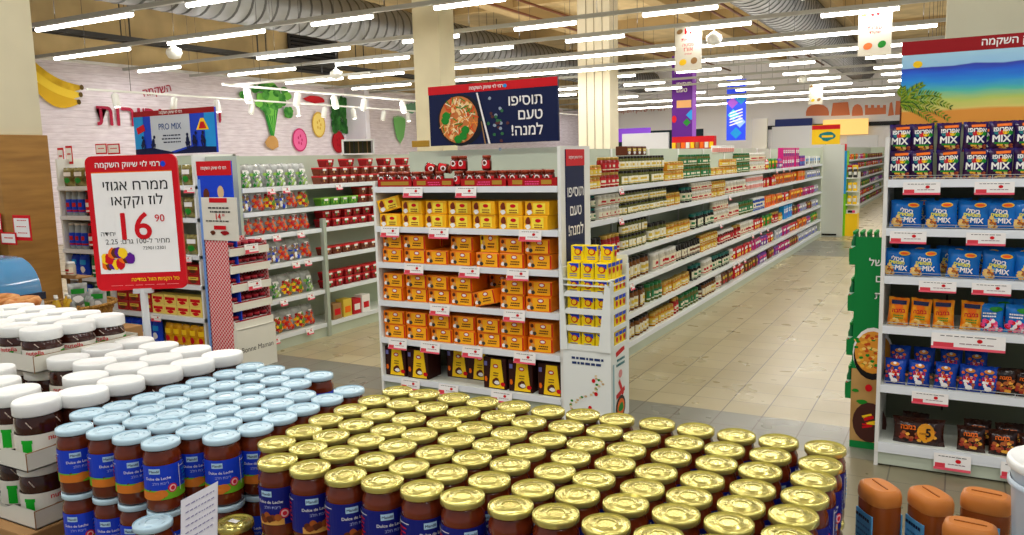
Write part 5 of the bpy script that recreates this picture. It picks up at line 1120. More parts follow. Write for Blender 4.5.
shn = ['bottom', 'fifth', 'fourth', 'third', 'second', 'top']
for s in range(6):
    if s == 0: seq, dn = [pg[3], pg[1]], [pgn[3], pgn[1]]
    elif s == 1: seq, dn = [pg[3], pg[3], pg[0]], [pgn[3], pgn[3], pgn[0]]
    elif s == 2: seq, dn = [pg[2], pg[1]], [pgn[2], pgn[1]]
    elif s == 3: seq, dn = [pg[1], pg[1]], [pgn[1], pgn[1]]
    elif s == 4: seq, dn = [pg[2], pg[1], pg[3]], [pgn[2], pgn[1], pgn[3]]
    else: seq, dn = [pg[0]], [pgn[0]]
    run(seq, 4.84, 5.62, .135, QZ[s] + .004, QX - .07, dn, f'{shn[s]} shelf, produce gondola', 1, rz=PI / 2, tilt=.25)
for s, (a, b, P, d, ly) in {5: (5.76, 8.3, pu, 'red-lidded dried fruit box', 1), 3: (5.76, 8.3, pu2, 'dark red fruit box', 1), 2: (5.76, 8.3, pu, 'red-lidded nut box', 1), 1: (5.76, 8.3, pu2, 'bright red fruit box', 2), 4: (6.3, 8.3, pu, 'red-lidded dried fruit box', 1)}.items():
    run(P, a, b, .135, QZ[s] + .002, QX - .065, d, f'{shn[s]} shelf far half, produce gondola', ly)
    if s in (5, 3, 4): run(P, a + .03, b, .15, QZ[s] + .078, QX - .09, d, f'{shn[s]} shelf far half, produce gondola, raised', 1)
run(pug, 5.76, 6.25, .135, QZ[4] + .002, QX - .065, 'green grape punnet', 'second shelf, produce gondola')
run(pu2, 5.9, 7.6, .3, QZ[5] + .155, QX - .12, 'red-lidded fruit box piled loosely on top', 'top of the produce gondola')
for i, y in enumerate((5.85, 6.0, 6.14, 6.28)):
    tag(MB().rbox(-.05, .05, -.06, .06, 0, .15 + .02 * (i % 2), [CARD, ylab, rlab, PAPER][i], .004).box(.05, .052, -.04, .04, .04, .1, [RED, ORG, PAPER, RED][i]).obj('dry_goods_box', loc=(QX - .07, y, QZ[0] + .002)), f'{["tan", "yellow", "red", "white"][i]} carton on the bottom shelf of the produce gondola', 'box', 'cartons on the bottom produce shelf')
i = 0
for (px, py) in ((270, 187), (285, 185), (338, 183), (276, 238), (300, 235), (259, 243), (295, 261), (307, 259), (283, 301), (310, 295), (309, 328), (275, 339)):
    p = at(px, py, 0, QX + .015); z = min(QZ, key=lambda q: abs(q - p.z)); price_tag(QX + .016, p.y, z, .09, .06, f'price tag on the {shn[QZ.index(z)]} rail of the produce gondola, {ORD[i]} of those counted', 'price tags on the produce gondola', '+X', .25); i += 1

# ---------------- left endcap facing the camera (eggs, dried goods, oil)
LX0, LX1, LY = -7.35, -5.5, 4.6
LZ = [.06, .33, .61, .865, 1.175, 1.445]
t = thing('shelf_unit', 'white end shelf unit of dried goods behind the large red price sign', 'shelf unit')
part(MB().box(LX0, LX1, LY + .42, LY + .45, 0, 1.7, PANEL), 'back_panel', t)
for x in (LX0, LX1 - .02): part(MB().box(x, x + .02, LY, LY + .45, 0, 1.7, WHITE), 'side_panel', t)
for z in LZ:
    mb = MB(); shelf_board(mb, LX0, LX1, LY, LY + .42, z, '-Y'); part(mb, 'shelf', t)
part(MB().box(LX0, LX1, LY + .02, LY + .04, 0, .03, PANEL), 'kick_plate', t)
part(MB().box(-6.72, -6.7, LY, LY + .42, .06, 1.6, WHITE), 'divider', t)
Kb = {'nut': bag_p('dried_goods_bag', 'bag', .15, .17, .06, mat('film_olive', (150, 140, 80), .25, coat=.5, c2=(90, 80, 40), vscale=22), PAPER, GREEN, 11), 'choc': box_p('wafer_box', 'box', .15, .12, .085, mat('wafer_red', (170, 30, 30), .4), ylab, BROWN), 'ywaf': box_p('wafer_box', 'box', .15, .12, .085, mat('wafer_yellow', (240, 215, 110), .4), RED, RED), 'blue': bag_p('washing_bag', 'bag', .13, .2, .07, BLUE, SKY, PAPER, 12), 'oil': bag_p('pasta_bag', 'bag', .1, .19, .07, mat('pasta_film', (240, 185, 30), .25, coat=.5, c2=(200, 130, 15), vscale=18), YEL, RED, 13), 'water': jar_p('water_bottle', 'bottle', .04, .24, mat('water_plastic', (150, 165, 175), .1, coat=.6), WHITE, BLUE, rlab), 'cola': jar_p('soft_drink_bottle', 'bottle', .04, .24, mat('cola_plastic', (60, 20, 20), .1, coat=.6), RED, RED, PAPER)}
Kb['green'] = jar_p('juice_bottle', 'bottle', .045, .22, mat('green_plastic', (20, 120, 60), .2, coat=.5), WHITE, glab, PAPER)
def rowX(P, x0, x1, st, z, y, desc, grp, layers=1, h=0):
    for lv in range(layers):
        x = x0; i = 0
        while x < x1:
            P.put((x, y, z + lv * h), R_.uniform(-.1, .1) if P.r['category'] != 'box' else 0, f'{desc}, {ordn(i)} from the left, {grp}' + ('' if layers == 1 else [', lower', ', upper'][lv]), grp); x += st; i += 1
E_ = 'shelf, left end unit'
rowX(Kb['nut'], -6.6, -5.56, .16, LZ[5] + .002, LY + .06, 'clear bag of dried goods', 'top ' + E_)
rowX(Kb['nut'], -6.6, -5.56, .16, LZ[4] + .002, LY + .06, 'clear bag of dried goods', 'second ' + E_)
rowX(Kb['nut'], -6.6, -5.56, .16, LZ[3] + .002, LY + .06, 'clear bag of dried goods', 'third ' + E_)
rowX(Kb['choc'], -6.6, -5.56, .16, LZ[2] + .002, LY + .09, 'red wafer carton', 'fourth ' + E_, 2, .087)
rowX(Kb['choc'], -6.6, -6.12, .16, LZ[1] + .002, LY + .09, 'red wafer carton', 'fifth ' + E_, 2, .087)
rowX(Kb['ywaf'], -6.12, -5.56, .16, LZ[1] + .002, LY + .09, 'yellow wafer carton', 'fifth ' + E_, 2, .087)
rowX(Kb['blue'], -6.6, -6.07, .14, LZ[0] + .002, LY + .06, 'blue shiny refill bag', 'bottom ' + E_)
rowX(Kb['oil'], -6.02, -5.54, .105, LZ[0] + .002, LY + .06, 'yellow pasta bag', 'bottom ' + E_)
rowX(Kb['nut'], -7.25, -6.75, .16, LZ[5] + .002, LY + .06, 'clear bag of dried goods', 'top shelf, left bay, left end unit')
rowX(Kb['water'], -7.27, -7.0, .09, LZ[4] + .002, LY + .06, 'clear water bottle', 'second shelf, left bay, left end unit')
rowX(Kb['cola'], -6.98, -6.76, .09, LZ[4] + .002, LY + .06, 'dark soft drink bottle', 'second shelf, left bay, left end unit')
rowX(Kb['water'], -7.27, -7.0, .09, LZ[3] + .002, LY + .06, 'clear water bottle', 'third shelf, left bay, left end unit')
rowX(Kb['cola'], -6.98, -6.76, .09, LZ[3] + .002, LY + .06, 'dark soft drink bottle', 'third shelf, left bay, left end unit')
rowX(Kb['blue'], -7.26, -7.0, .13, LZ[2] + .002, LY + .06, 'blue shiny refill bag', 'fourth shelf, left bay, left end unit')
rowX(Kb['green'], -6.96, -6.76, .1, LZ[2] + .002, LY + .06, 'green juice bottle', 'fourth shelf, left bay, left end unit')
rowX(Kb['blue'], -7.26, -7.0, .13, LZ[1] + .002, LY + .06, 'blue shiny refill bag', 'fifth shelf, left bay, left end unit')
rowX(Kb['green'], -6.96, -6.76, .1, LZ[1] + .002, LY + .06, 'green juice bottle', 'fifth shelf, left bay, left end unit')
for i, (px, py, s) in enumerate(((117, 315, 1), (157, 319, 1), (190, 187, 5), (187, 258, 3))):
    p = at(px, py, 1, LY - .014); price_tag(p.x, LY - .014, LZ[s], .13, .06, f'white price tag on the left end unit, {ORD[i]} of those counted', 'price tags on the left end unit')
# small red price cards standing on top of the units
def card(px0, px1, py0, py1, y, lab, rows=1):
    a = at(px0, py0, 1, y); b = at(px1, py1, 1, y); w = (b.x - a.x); h = a.z - b.z
    t = thing('price_card', lab, 'price card', ((a.x + b.x) / 2, y, b.z), 0, 'small red-framed price cards'); part(MB().rbox(-w / 2, w / 2, 0, .006, 0, h, RED, .002), 'frame', t)
    m = MB()
    for i in range(rows): m.decal(rect(w * .86, h * .74 / rows), flatY(0), 0, h * (.14 + .74 * (i + .5) / rows), 1, PAPER); bars(m, flatY(0, .002), 0, h * (.18 + .74 * (i + .5) / rows), w * .6, 1, h * .2 / rows, RED, .5, i)
    part(m, 'paper_insert', t)
card(57, 64.5, 148, 166, 4.7, 'red-framed price card, left one above the bottle shelves'); card(65, 73, 146, 164, 4.72, 'red-framed price card, right one above the bottle shelves')
card(95, 107, 144, 154, 4.9, 'red-framed price card left of another behind the large price sign'); card(107, 120, 144, 154, 4.92, 'red-framed price card right of another behind the large price sign')
card(12, 32, 215, 241, 3.58, 'tall red-framed card with three price rows on the wooden pillar', 3); card(0, 17, 232, 245, 3.57, 'wide red-framed price card at the left edge on the wooden pillar'); card(-6, 2, 213, 232, 3.58, 'red-framed price card cut by the left edge of the photo')

# ---------------- blue banner board and the jam stand
t = thing('advert_board', 'tall narrow blue board with red top left of the jam stand', 'advertising board', (-5.06, 4.42, 0))
part(MB().rbox(-.19, .19, 0, .012, 0.02, 1.64, BLUE, .002).box(-.191, -.16, -.002, 0, .02, 1.5, mat('blue_light_edge', (120, 160, 230), .5)), 'board', t)
m = MB(); m.box(-.19, .19, -.003, 0, 1.53, 1.64, RED); fit_text(m, HDR, flatY(-.003), 0, 1.585, .28, PAPER, True, .03); part(m, 'red_header', t)
m = MB(); m.decal(ell(.035, .05), flatY(0), -.1, 1.38, 1, BROWN); m.decal(ell(.035, .05), flatY(0), .06, 1.4, 1, mat('pear', (225, 190, 140), .5)); bars(m, flatY(0), .06, 1.27, .16, 2, .03, SKY, .5, 3); part(m, 'artwork', t)
t = thing('price_sheet', 'white price sheet with red header standing above the jam stand', 'price sheet', (-4.93, 4.33, 1.035))
part(MB().rbox(-.19, .19, 0, .006, 0, .33, WCARD, .002), 'sheet', t)
m = MB(); m.box(-.1, .09, -.002, 0, .29, .325, RED); bars(m, flatY(0, .003), 0, .25, .24, 2, .03, GREYD, .4, 1); fit_text(m, '14', flatY(0, .003), -.01, .185, .05, RED, False, .03); fit_text(m, '90', flatY(0, .003), .045, .195, .025, RED, False, .02); bars(m, flatY(0, .003), -.02, .15, .28, 1, .03, GREYD, .3, 7)
m.decal(rect(.13, .03), flatY(0, .003), .0, .1, 1, RED); m.decal(blob(.05, .02, 3), flatY(0, .003), .05, .06, 1, DRED); m.decal(blob(.03, .02, 3), flatY(0, .003), -.08, .06, 1, BROWN); part(m, 'printing', t)
def gingham():
    m = bpy.data.materials.new('gingham'); m.use_nodes = True; nt = m.node_tree; b = nt.nodes['Principled BSDF']; g = nt.nodes.new('ShaderNodeTexCoord'); c = nt.nodes.new('ShaderNodeTexChecker'); c.inputs['Scale'].default_value = 60; c.inputs['Color1'].default_value = lin((200, 40, 55)); c.inputs['Color2'].default_value = lin((235, 190, 190)); nt.links.new(g.outputs['Object'], c.inputs['Vector']); nt.links.new(c.outputs[0], b.inputs['Base Color']); b.inputs['Roughness'].default_value = .7; return m
GI = gingham()
JX0, JX1, JY0, JY1 = -5.13, -4.87, 4.34, 4.74
t = thing('jam_display', 'red gingham cardboard display stand with trays of dark jam jars', 'display stand')
part(MB().box(JX0, JX1 - .01, JY0, JY0 + .008, 0.0, 1.035, GI).box(JX0, JX0 + .008, JY0, JY1, 0, 1.035, GI).box(JX0, JX1 - .01, JY1 - .008, JY1, 0, 1.0, GI), 'body', t)
m = MB(); m.box(JX1 - .01, JX1 + .03, JY0, JY1, 0, .335, WCARD); m.box(JX0 + .01, JX1 + .03, JY0 + .008, JY1 - .01, .33, .34, WCARD); fit_text(m, 'Bonne Maman', flatX(JX1 + .03), .2 + JY0, .17, .33, GREYD, False, .0); part(m, 'base_box', t)
JZ = [.345, .49, .64, .785, .92]
for i, z in enumerate(JZ):
    m = MB(); m.box(JX0 + .01, JX1, JY0 + .01, JY1 - .01, z, z + .006, WCARD); m.box(JX1, JX1 + .014, JY0 + .0, JY1, z - .01, z + .05, WCARD); m.box(JX1 - .005, JX1 + .012, JY0 + .02, JY1 - .02, z + .05, z + .058, DRED); part(m, 'tray', t)
o = jar_p('jam_jar', 'jar', .032, .085, mat('jam_dark', (90, 10, 24), .15, coat=.6), mat('lid_check', (180, 40, 55), .35), PAPER, DRED)
for zi, z in enumerate(JZ):
    for c in range(5):
        for r_ in range(2): o.put((JX1 - .045 - r_ * .075, JY0 + .055 + c * .073, z + .006), PI / 2, f'dark jam jar, {ORD[c]} from near end, {["front", "back"][r_]} row, {["lowest", "second", "third", "fourth", "top"][zi]} tray of the jam stand', 'jam jars in the gingham stand')
p = at(252, 250, 0, JX1 + .016); price_tag(JX1 + .018, 4.55, .99, .14, .075, 'price tag on the second tray edge of the jam stand, upper one', 'price tags on the jam stand', '+X', .05); price_tag(JX1 + .018, 4.56, .70, .14, .075, 'price tag lower down on a tray edge of the jam stand', 'price tags on the jam stand', '+X', .05)

# ---------------- freezer, bread, basket at the left edge
t = thing('chest_freezer', 'chest freezer with curved blue glass top at the left edge', 'freezer', (-5.64, 2.82, 0))
part(MB().rbox(-1.2, .62, -.3, .3, 0, .8, mat('freezer_white', (215, 220, 225), .4), .02), 'body', t)
GLB = mat('blue_glass', (70, 150, 205), .08, coat=.8, alpha=.75)
m = MB(); n = 10; vs = []
for i in range(n + 1):
    a = i / n * PI / 2; x = .62 - .42 * (1 - math.sin(PI / 2 - a)) if False else .38 + .24 * math.cos(a); z = .84 + .22 * math.sin(a)
    vs += [(x, -.28, z), (x, .28, z)]
vs += [(-1.15, -.28, 1.065), (-1.15, .28, 1.065)]
fs = [(2 * i, 2 * i + 1, 2 * i + 3, 2 * i + 2) for i in range(n + 1)]
m.add(vs, [f[::-1] for f in fs], GLB, True)
vv = [v for v in vs if v[1] < 0]; m.add(vv + [(-1.15, -.28, .84), (.38, -.28, .84)], [tuple(range(len(vv) + 2))], GLB)
part(m, 'glass_lid', t)
FR = mat('freezer_rim', (120, 185, 215), .4)
pts = [(v[0], v[1], v[2]) for v in vs if v[1] < 0]; part(MB().tube(pts, .014, FR, 6).box(-1.2, .63, -.31, .31, .8, .845, mat('rim_dark', (40, 44, 60), .4)), 'rim', t)
t.scale = (1, .55, 1)
t = thing('produce_table', 'low table below the bread in front of the freezer', 'table', (-5.0, 2.47, 0)); part(MB().rbox(-.8, .82, -.16, .1, .79, .83, CARD, .004), 'table_top', t)
for sx in (-.75, .7):
    for sy in (-.13, .06): part(MB().box(sx - .02, sx + .02, sy - .02, sy + .02, 0, .79, GREYD), 'leg', t)
def ring_bread():
    o = MB(); BR = mat('bread_crust', (175, 105, 50), .6, c2=(205, 150, 90), vscale=25); n, k = 14, 8; vs = []
    for i in range(n):
        a = 2 * PI * i / n
        for j in range(k): b = 2 * PI * j / k; rr = .062 + (.027 + .005 * (i % 2)) * math.cos(b); vs.append((rr * math.cos(a), rr * math.sin(a), .027 + .026 * math.sin(b)))
    o.add(vs, [(i * k + j, ((i + 1) % n) * k + j, ((i + 1) % n) * k + (j + 1) % k, i * k + (j + 1) % k) for i in range(n) for j in range(k)], BR, True); return Proto(tag(o.obj('bread_ring'), 'x', 'bread'))
rb = ring_bread()
n_ = 0
for i in range(7):
    for j in range(2):
        rb.put((-5.45 + i * .195 + R_.uniform(-.01, .01), 2.43, .832 + j * .055), 0, f'twisted brown bread ring, {ORD[i]} from the left, {["lower", "upper"][j]} layer', 'bread rings', rot=(.1 * j, 0, R_.random()))
t = thing('kitchen_scale', 'black weighing scale standing at the left edge before the wooden pillar', 'scale', (-6.68, 3.45, .93)); m = MB(); m.rbox(-.14, .14, 0, .03, .1, .29, BLACK, .01); m.box(-.12, .12, -.002, 0, .13, .26, mat('screen_grey', (50, 70, 80), .2)); part(m, 'screen', t); part(MB().rbox(-.13, .13, -.1, .12, 0, .1, GREYD, .01), 'base', t)
tag(MB().rbox(-7.3, -6.5, 3.31, 3.59, 0, .93, WOOD, .005).box(-7.32, -6.48, 3.3, 3.59, .9, .93, BLACK).obj('counter'), 'small wooden counter against the pillar beneath the scale', 'counter')
# wicker basket with bottles
def basket():
    WK = mat('wicker', (170, 125, 55), .7, c2=(120, 82, 30), vscale=60, bump=.6, bscale=90)
    t = thing('basket', 'brown wicker basket holding bottles and packets beside the freezer', 'basket', (-5.12, 3.25, .55)); m = MB(); prof = [(.17, 0)]
    for i in range(9): prof += [(.18 + .006 * i + (.006 if i % 2 else 0), .01 + i * .017)]
    prof += [(.25, .165), (.235, .165), (.18, .02)]; m.lathe(prof, WK, 24, cap=False); m.lathe([(.17, 0), (.17, .012)], WK, 24); part(m, 'body', t); rim = MB()
    for i in range(24): a, b = 2 * PI * i / 24, 2 * PI * (i + 1) / 24; rim.tube([(.243 * math.cos(a), .243 * math.sin(a), .165), (.243 * math.cos(b), .243 * math.sin(b), .165)], .012, WK, 6)
    part(rim, 'rim', t)
    tag(MB().rbox(-5.42, -4.8, 3.0, 3.5, 0, .55, CARD, .005).obj('crate_stack'), 'brown carton block under the wicker basket', 'carton')
    oil = jar_p('oil_bottle', 'bottle', .026, .2, mat('oil_yellow', (210, 170, 40), .15, coat=.6), WHITE, ylab, PAPER, rl=.012); clr = bag_p('herb_packet', 'packet', .12, .15, .04, CLRB, GREEN, PAPER, 21)
    for i, (x, y) in enumerate(((-.12, -.06), (-.05, -.1), (-.14, .03), (-.02, -.03))): oil.put((-5.12 + x, 3.25 + y, .575), .3 * i, f'small yellow oil bottle in the wicker basket, {ORD[i]} from the left', 'oil bottles in the basket')
    for i, (x, y, z) in enumerate(((.06, -.06, .6), (.12, .02, .62), (.02, .06, .64), (.09, .1, .66), (.0, .02, .7))): clr.put((-5.12 + x, 3.25 + y, z), .4 * i - .6, f'clear herb packet in the wicker basket, {ORD[i]} of the pile', 'herb packets in the basket')
basket()
# cleaning rack with figure-like bottles behind the basket (white bottle, tray)
t = thing('wooden_tray', 'small wooden tray with a white bottle behind the basket', 'tray', tuple(at(75, 276, 1, 4.1))); part(MB().rbox(-.13, .13, -.08, .08, -.012, 0, CARD, .004).box(-.13, .13, -.08, -.074, 0, .02, CARD), 'board', t); part(MB().box(-.09, -.07, -.02, .0, -t.location.z, -.012, CARD).box(.07, .09, -.02, 0, -t.location.z, -.012, CARD), 'leg', t)
K['white_jar'][0].put((t.location.x - .05, 4.1, t.location.z + .002), 0, 'white-lidded pale bottle standing on the small wooden tray', 'bottles on the tray')

# ================================================================ FOREGROUND JARS
CAR = mat('dulce_caramel', (112, 44, 18), .12, coat=.8, c2=(92, 32, 12), vscale=20)
NUT = mat('cocoa_spread', (58, 24, 14), .12, coat=.8)
GL = bpy.data.materials.new('gold_lid'); GL.use_nodes = True; b_ = GL.node_tree.nodes['Principled BSDF']; b_.inputs['Base Color'].default_value = lin((218, 208, 118)); b_.inputs['Metallic'].default_value = .7; b_.inputs['Roughness'].default_value = .24
GLD = mat('gold_lid_groove', (150, 140, 60), .35, .55); BLL = mat('pale_blue_lid', (190, 218, 232), .3, coat=.3); BLD = mat('pale_blue_groove', (150, 182, 200), .35); WL = mat('white_lid', (238, 240, 238), .35); 
def glass_body(body, R=.0372, H=.13):
    return [(R * .8, .0), (R * .93, .002), (R * .99, .008), (R, .02), (R * .985, .026), (R * .985, .100), (R, .106), (R * .97, .114), (R * .86, .123), (R * .84, H)]
def dulce(kind):
    t = thing('caramel_jar', 'x', 'jar'); m = MB(); m.lathe(glass_body(CAR), CAR, 28); part(m, 'glass_body', t)
    L, D = (GL, GLD) if kind == 'gold' else (BLL, BLD); R = .0375
    m = MB(); m.lathe([(R * .97, .1295), (R, .1305), (R, .138), (R * .985, .1405), (R * .93, .1415), (R * .9, .1395, D), (R * .5, .1395), (R * .47, .1412), (R * .38, .1412), (R * .35, .1398, D), (.001, .1398)], L, 32)
    for k in range(5): a = k * 2 * PI / 5; m.add([(x, y, .1400) for x, y in [(R * .69 * math.cos(a + q), R * .69 * math.sin(a + q)) for q in (-.22, 0, .22)] + [(R * .6 * math.cos(a + q), R * .6 * math.sin(a + q)) for q in (.22, 0, -.22)]], [(0, 1, 2, 3, 4, 5)], D)
    part(m, 'lid', t, 'gold metal lid' if kind == 'gold' else 'pale blue metal lid')
    r = R * .987; f = cylf(r, .0006); f2 = cylf(r, .0012); f3 = cylf(r, .0017); l = MB(); z0, z1 = .028, .099; zc = (z0 + z1) / 2
    NB = mat('label_navy', (16, 26, 120), .4, coat=.2); BB = mat('label_bright_blue', (24, 62, 200), .4, coat=.2)
    c = 2 * PI * r
    l.decal(rect(c * .86, z1 - z0, 30, 1), f, 0, zc, 1, NB if kind == 'gold' else BB)
    if kind == 'blue':
        l.decal(rect(c * .86, .02, 30, 1), f2, 0, z0 + .01, 1, mat('label_meadow', (110, 180, 40), .4)); l.decal(rect(.05, .017, 10, 1), f3, -.022, z0 + .0085, 1, mat('label_caramel', (215, 120, 40), .4)); l.decal(blob(.014, .011, 3), cylf(r, .0022), .004, z0 + .012, 1, mat('label_caramel', (215, 120, 40), .4)); l.decal(rect(.034, .004), f3, -.004, z0 + .013, 1, BROWN, -.5); l.decal(rect(.03, .004), f3, -.006, z0 + .012, 1, CARD, -.25)
    else:
        l.decal(rect(.05, .012, 8, 1), f2, 0, z0 + .006, 1, mat('label_wood', (225, 165, 80), .4))
        for i, (u, v) in enumerate(((-.016, .014), (-.006, .019), (.004, .014), (-.001, .012), (.014, .015), (-.012, .01))): l.decal(blob(.0075, .0075, i), cylf(r, .0018 + i * .0002), u, z0 + v, 1, [BROWN, mat('hazel', (165, 85, 35), .4), mat('hazel2', (125, 58, 25), .4)][i % 3])
    l.decal(rect(.022, .011, 4, 1), f2, -.006, z1 - .011, 1, mat('plate_blue', (180, 215, 240), .4)); fit_text(l, 'Mandil', f3, -.006, z1 - .011, .018, NAVY, False, .02)
    fit_text(l, 'Dulce de Leche', f3, .0, z1 - .026, .048, PAPER, False, .012); fit_text(l, 'ריבת חלב', f3, .004, z1 - .036, .03, mat('pale_lavender', (170, 180, 230), .4), True, .0)
    l.decal(ell(.009, .0095), f2, .026, z0 + .022, 1, mat('badge_red', (215, 40, 60), .4)); l.decal(ell(.0065, .007), f3, .026, z0 + .022, 1, mat('badge_pink', (245, 190, 190), .4)); l.decal(ell(.004, .0045), cylf(r, .0022), .026, z0 + .022, 1, mat('badge_red', (215, 40, 60)))
    for uu in (.062, -.062):
        l.decal(rect(.0012, .055), f3, uu - .02, zc + .005, 1, PAPER); l.decal(rect(.04, .0012, 6, 1), f3, uu, z1 - .009, 1, PAPER)
        for q in range(5): l.decal(rect(.028 - .004 * (q % 3), .0025, 5, 1), f3, uu, z1 - .018 - q * .008, 1, SKY if uu > 0 else RED)
    part(l, 'paper_label', t)
    return Proto(t)
gj = dulce('gold'); bj = dulce('blue')
ZT = 1.05; JH = .1415
# gold grid: columns run back along the aisle direction
GC_ = [-1.184, -1.106, -1.024, -.943, -.861, -.78, -.699, -.614, -.531, -.449, -.367, -.283, -.200]
GR_ = [1.085, 1.166, 1.243, 1.319, 1.398, 1.480, 1.564]
gcount = 0
for ci, x in enumerate(GC_):
    for ri in range(-1, 7):
        y = GR_[ri] if ri >= 0 else 1.004
        y += (x + .5) * .035 if x < -.5 else 0
        if ri == -1 and ci < 5: continue
        if ri == -1 and ci < 9: continue
        if ci == 0 and ri == 0: continue
        if ci == 12 and ri < 0: continue
        if ri == 6 and ci < 3: pass
        xx = x + R_.uniform(-.004, .004) + (-.01 if ri in (3,) and ci == 0 else 0); y += R_.uniform(-.004, .004)
        lab = f'gold-lidded caramel jar, {ordn(ci)} from the left, {["frontmost, cut by the picture", "first row", "second row", "third row", "fourth row", "fifth row", "sixth row", "back row"][ri + 1]}'
        rz = R_.uniform(-.7, 1.0) + (.5 if x < -.8 else .2)
        gj.put((xx, y, ZT - JH), rz, lab, 'gold-lidded caramel jars, top layer')
        # second layer only where it can be seen: outer rows and columns
        if ri <= 1 or ci <= 1 or ci == 12:
            gj.put((xx, y, ZT - 2 * JH - .001), rz + .6, lab.replace('gold-lidded', 'lower-layer gold-lidded'), 'gold-lidded caramel jars, lower layer')
# blue grid
BC_ = [-1.708, -1.625, -1.542, -1.460, -1.378, -1.295]
BR_ = [1.028, 1.106, 1.180, 1.254, 1.333, 1.412, 1.492, 1.575]
for ci, x in enumerate(BC_):
    for ri, y in enumerate(BR_):
        if ri == 0 and ci in (4, 5): continue
        if (ci, ri) in ((4, 6), (4, 7), (5, 7)): continue
        sx = {0: (x - .0 if True else 0)}.get(ri, x)
        yy = y + (x + 1.5) * .04 + R_.uniform(-.004, .004)
        if ri == 0: sx = [-1.73, -1.652, -1.573, -1.408][ci] if ci < 4 else x
        if ri == 0 and ci == 0: sx, yy = -1.656, 1.022
        if ri == 0 and ci == 1: sx, yy = -1.575, 1.037
        if ri == 0 and ci == 2: sx, yy = -1.49, 1.040
        if ri == 0 and ci == 3: sx, yy = -1.408, 1.044
        if ri == 1: sx = [-1.728, -1.650, -1.565, -1.486, -1.402, -1.317][ci]; yy = [1.100, 1.105, 1.118, 1.119, 1.122, 1.120][ci]
        sx += R_.uniform(-.003, .003)
        lab = f'pale-blue-lidded caramel jar, {ordn(ci)} from the left, {["front row", "second row", "third row", "fourth row", "fifth row", "sixth row", "seventh row", "back row"][ri]}'
        rz = R_.uniform(-.2, .5) + .75 - (.5 if ci == 5 and ri == 1 else 0)
        bj.put((sx, yy, ZT - JH), rz, lab, 'blue-lidded caramel jars, top layer')
        if ri <= 1 or ci in (0, 5): bj.put((sx, yy, ZT - 2 * JH - .001), rz - .5, lab.replace('pale-blue-lidded', 'lower-layer pale-blue-lidded'), 'blue-lidded caramel jars, lower layer')
bj.put((-1.372, .985, ZT - 2 * JH - .001), .3, 'pale-blue-lidded caramel jar behind the handwritten paper note', 'blue-lidded caramel jars, lower layer')
gj.put((-1.222, 1.055, ZT - 2 * JH - .001), .3, 'gold-lidded caramel jar right of the handwritten note with a sticker on its lid', 'gold-lidded caramel jars, lower layer')
tag(MB().rbox(-.011, .011, -.006, .006, 0, .0006, mat('sticker_white', (235, 235, 230), .6), .0002, seg=1).obj('lid_sticker', loc=(-1.222, 1.055, ZT - JH - .0005)), 'small white sticker on the lid of the lone gold-lidded jar', 'sticker')
# cores and slip sheets carrying the layers where no jars are needed
tag(MB().box(-.99, -.25, 1.28, 1.60, .765, ZT - JH - .001, CARD).obj('carton_block'), 'cardboard block inside the pile under the gold-lidded jars', 'carton')
tag(MB().box(-1.66, -1.35, 1.225, 1.61, .765, ZT - JH - .001, CARD).obj('carton_block'), 'cardboard block inside the pile under the pale-blue-lidded jars', 'carton')
tag(MB().rbox(-1.78, -.15, .94, 1.64, .15, .765, CARD, .005).box(-1.8, -.13, .93, 1.65, .1, .15, WOOD).box(-1.8, -1.7, .93, 1.65, 0, .1, WOOD).box(-1.0, -.9, .93, 1.65, 0, .1, WOOD).box(-.23, -.13, .93, 1.65, 0, .1, WOOD).obj('display_pallet'), 'carton-covered pallet under the caramel jars', 'pallet')
# handwritten note
t = thing('paper_note', 'handwritten white paper note leaning among the caramel jars', 'paper note', (-1.213, .955, .868))
NT = mat('note_paper', (220, 218, 226), .7); m = MB(); n = 6; vs = []
for j in range(n + 1):
    for i in range(n + 1): u, v = i / n, j / n; vs.append((-.045 + .094 * u - .012 * v, .012 * math.sin(u * 2.2) + .02 * v, .062 * u + .105 * v * (1 - .1 * u)))
fs = [(j * (n + 1) + i, j * (n + 1) + i + 1, (j + 1) * (n + 1) + i + 1, (j + 1) * (n + 1) + i) for j in range(n) for i in range(n)]
m.add(vs, fs, NT, True); m.add([(x, y + .0008, z) for x, y, z in vs], [f[::-1] for f in fs], NT, True); part(m, 'sheet', t)
m = MB(); r = random.Random(2); INK = mat('pencil_ink', (130, 125, 165), .7)
fnn = lambda u, v: (-.045 + .094 * u - .012 * v, .012 * math.sin(u * 2.2) + .02 * v - .001, .062 * u + .105 * v * (1 - .1 * u))
for j in range(6):
    u = .12
    while u < .85: l_ = r.uniform(.03, .1); m.add([fnn(u, .85 - j * .12), fnn(u + l_, .85 - j * .12), fnn(u + l_, .875 - j * .12), fnn(u, .865 - j * .12)], [(0, 1, 2, 3)], INK); u += l_ + .03
part(m, 'handwriting', t)

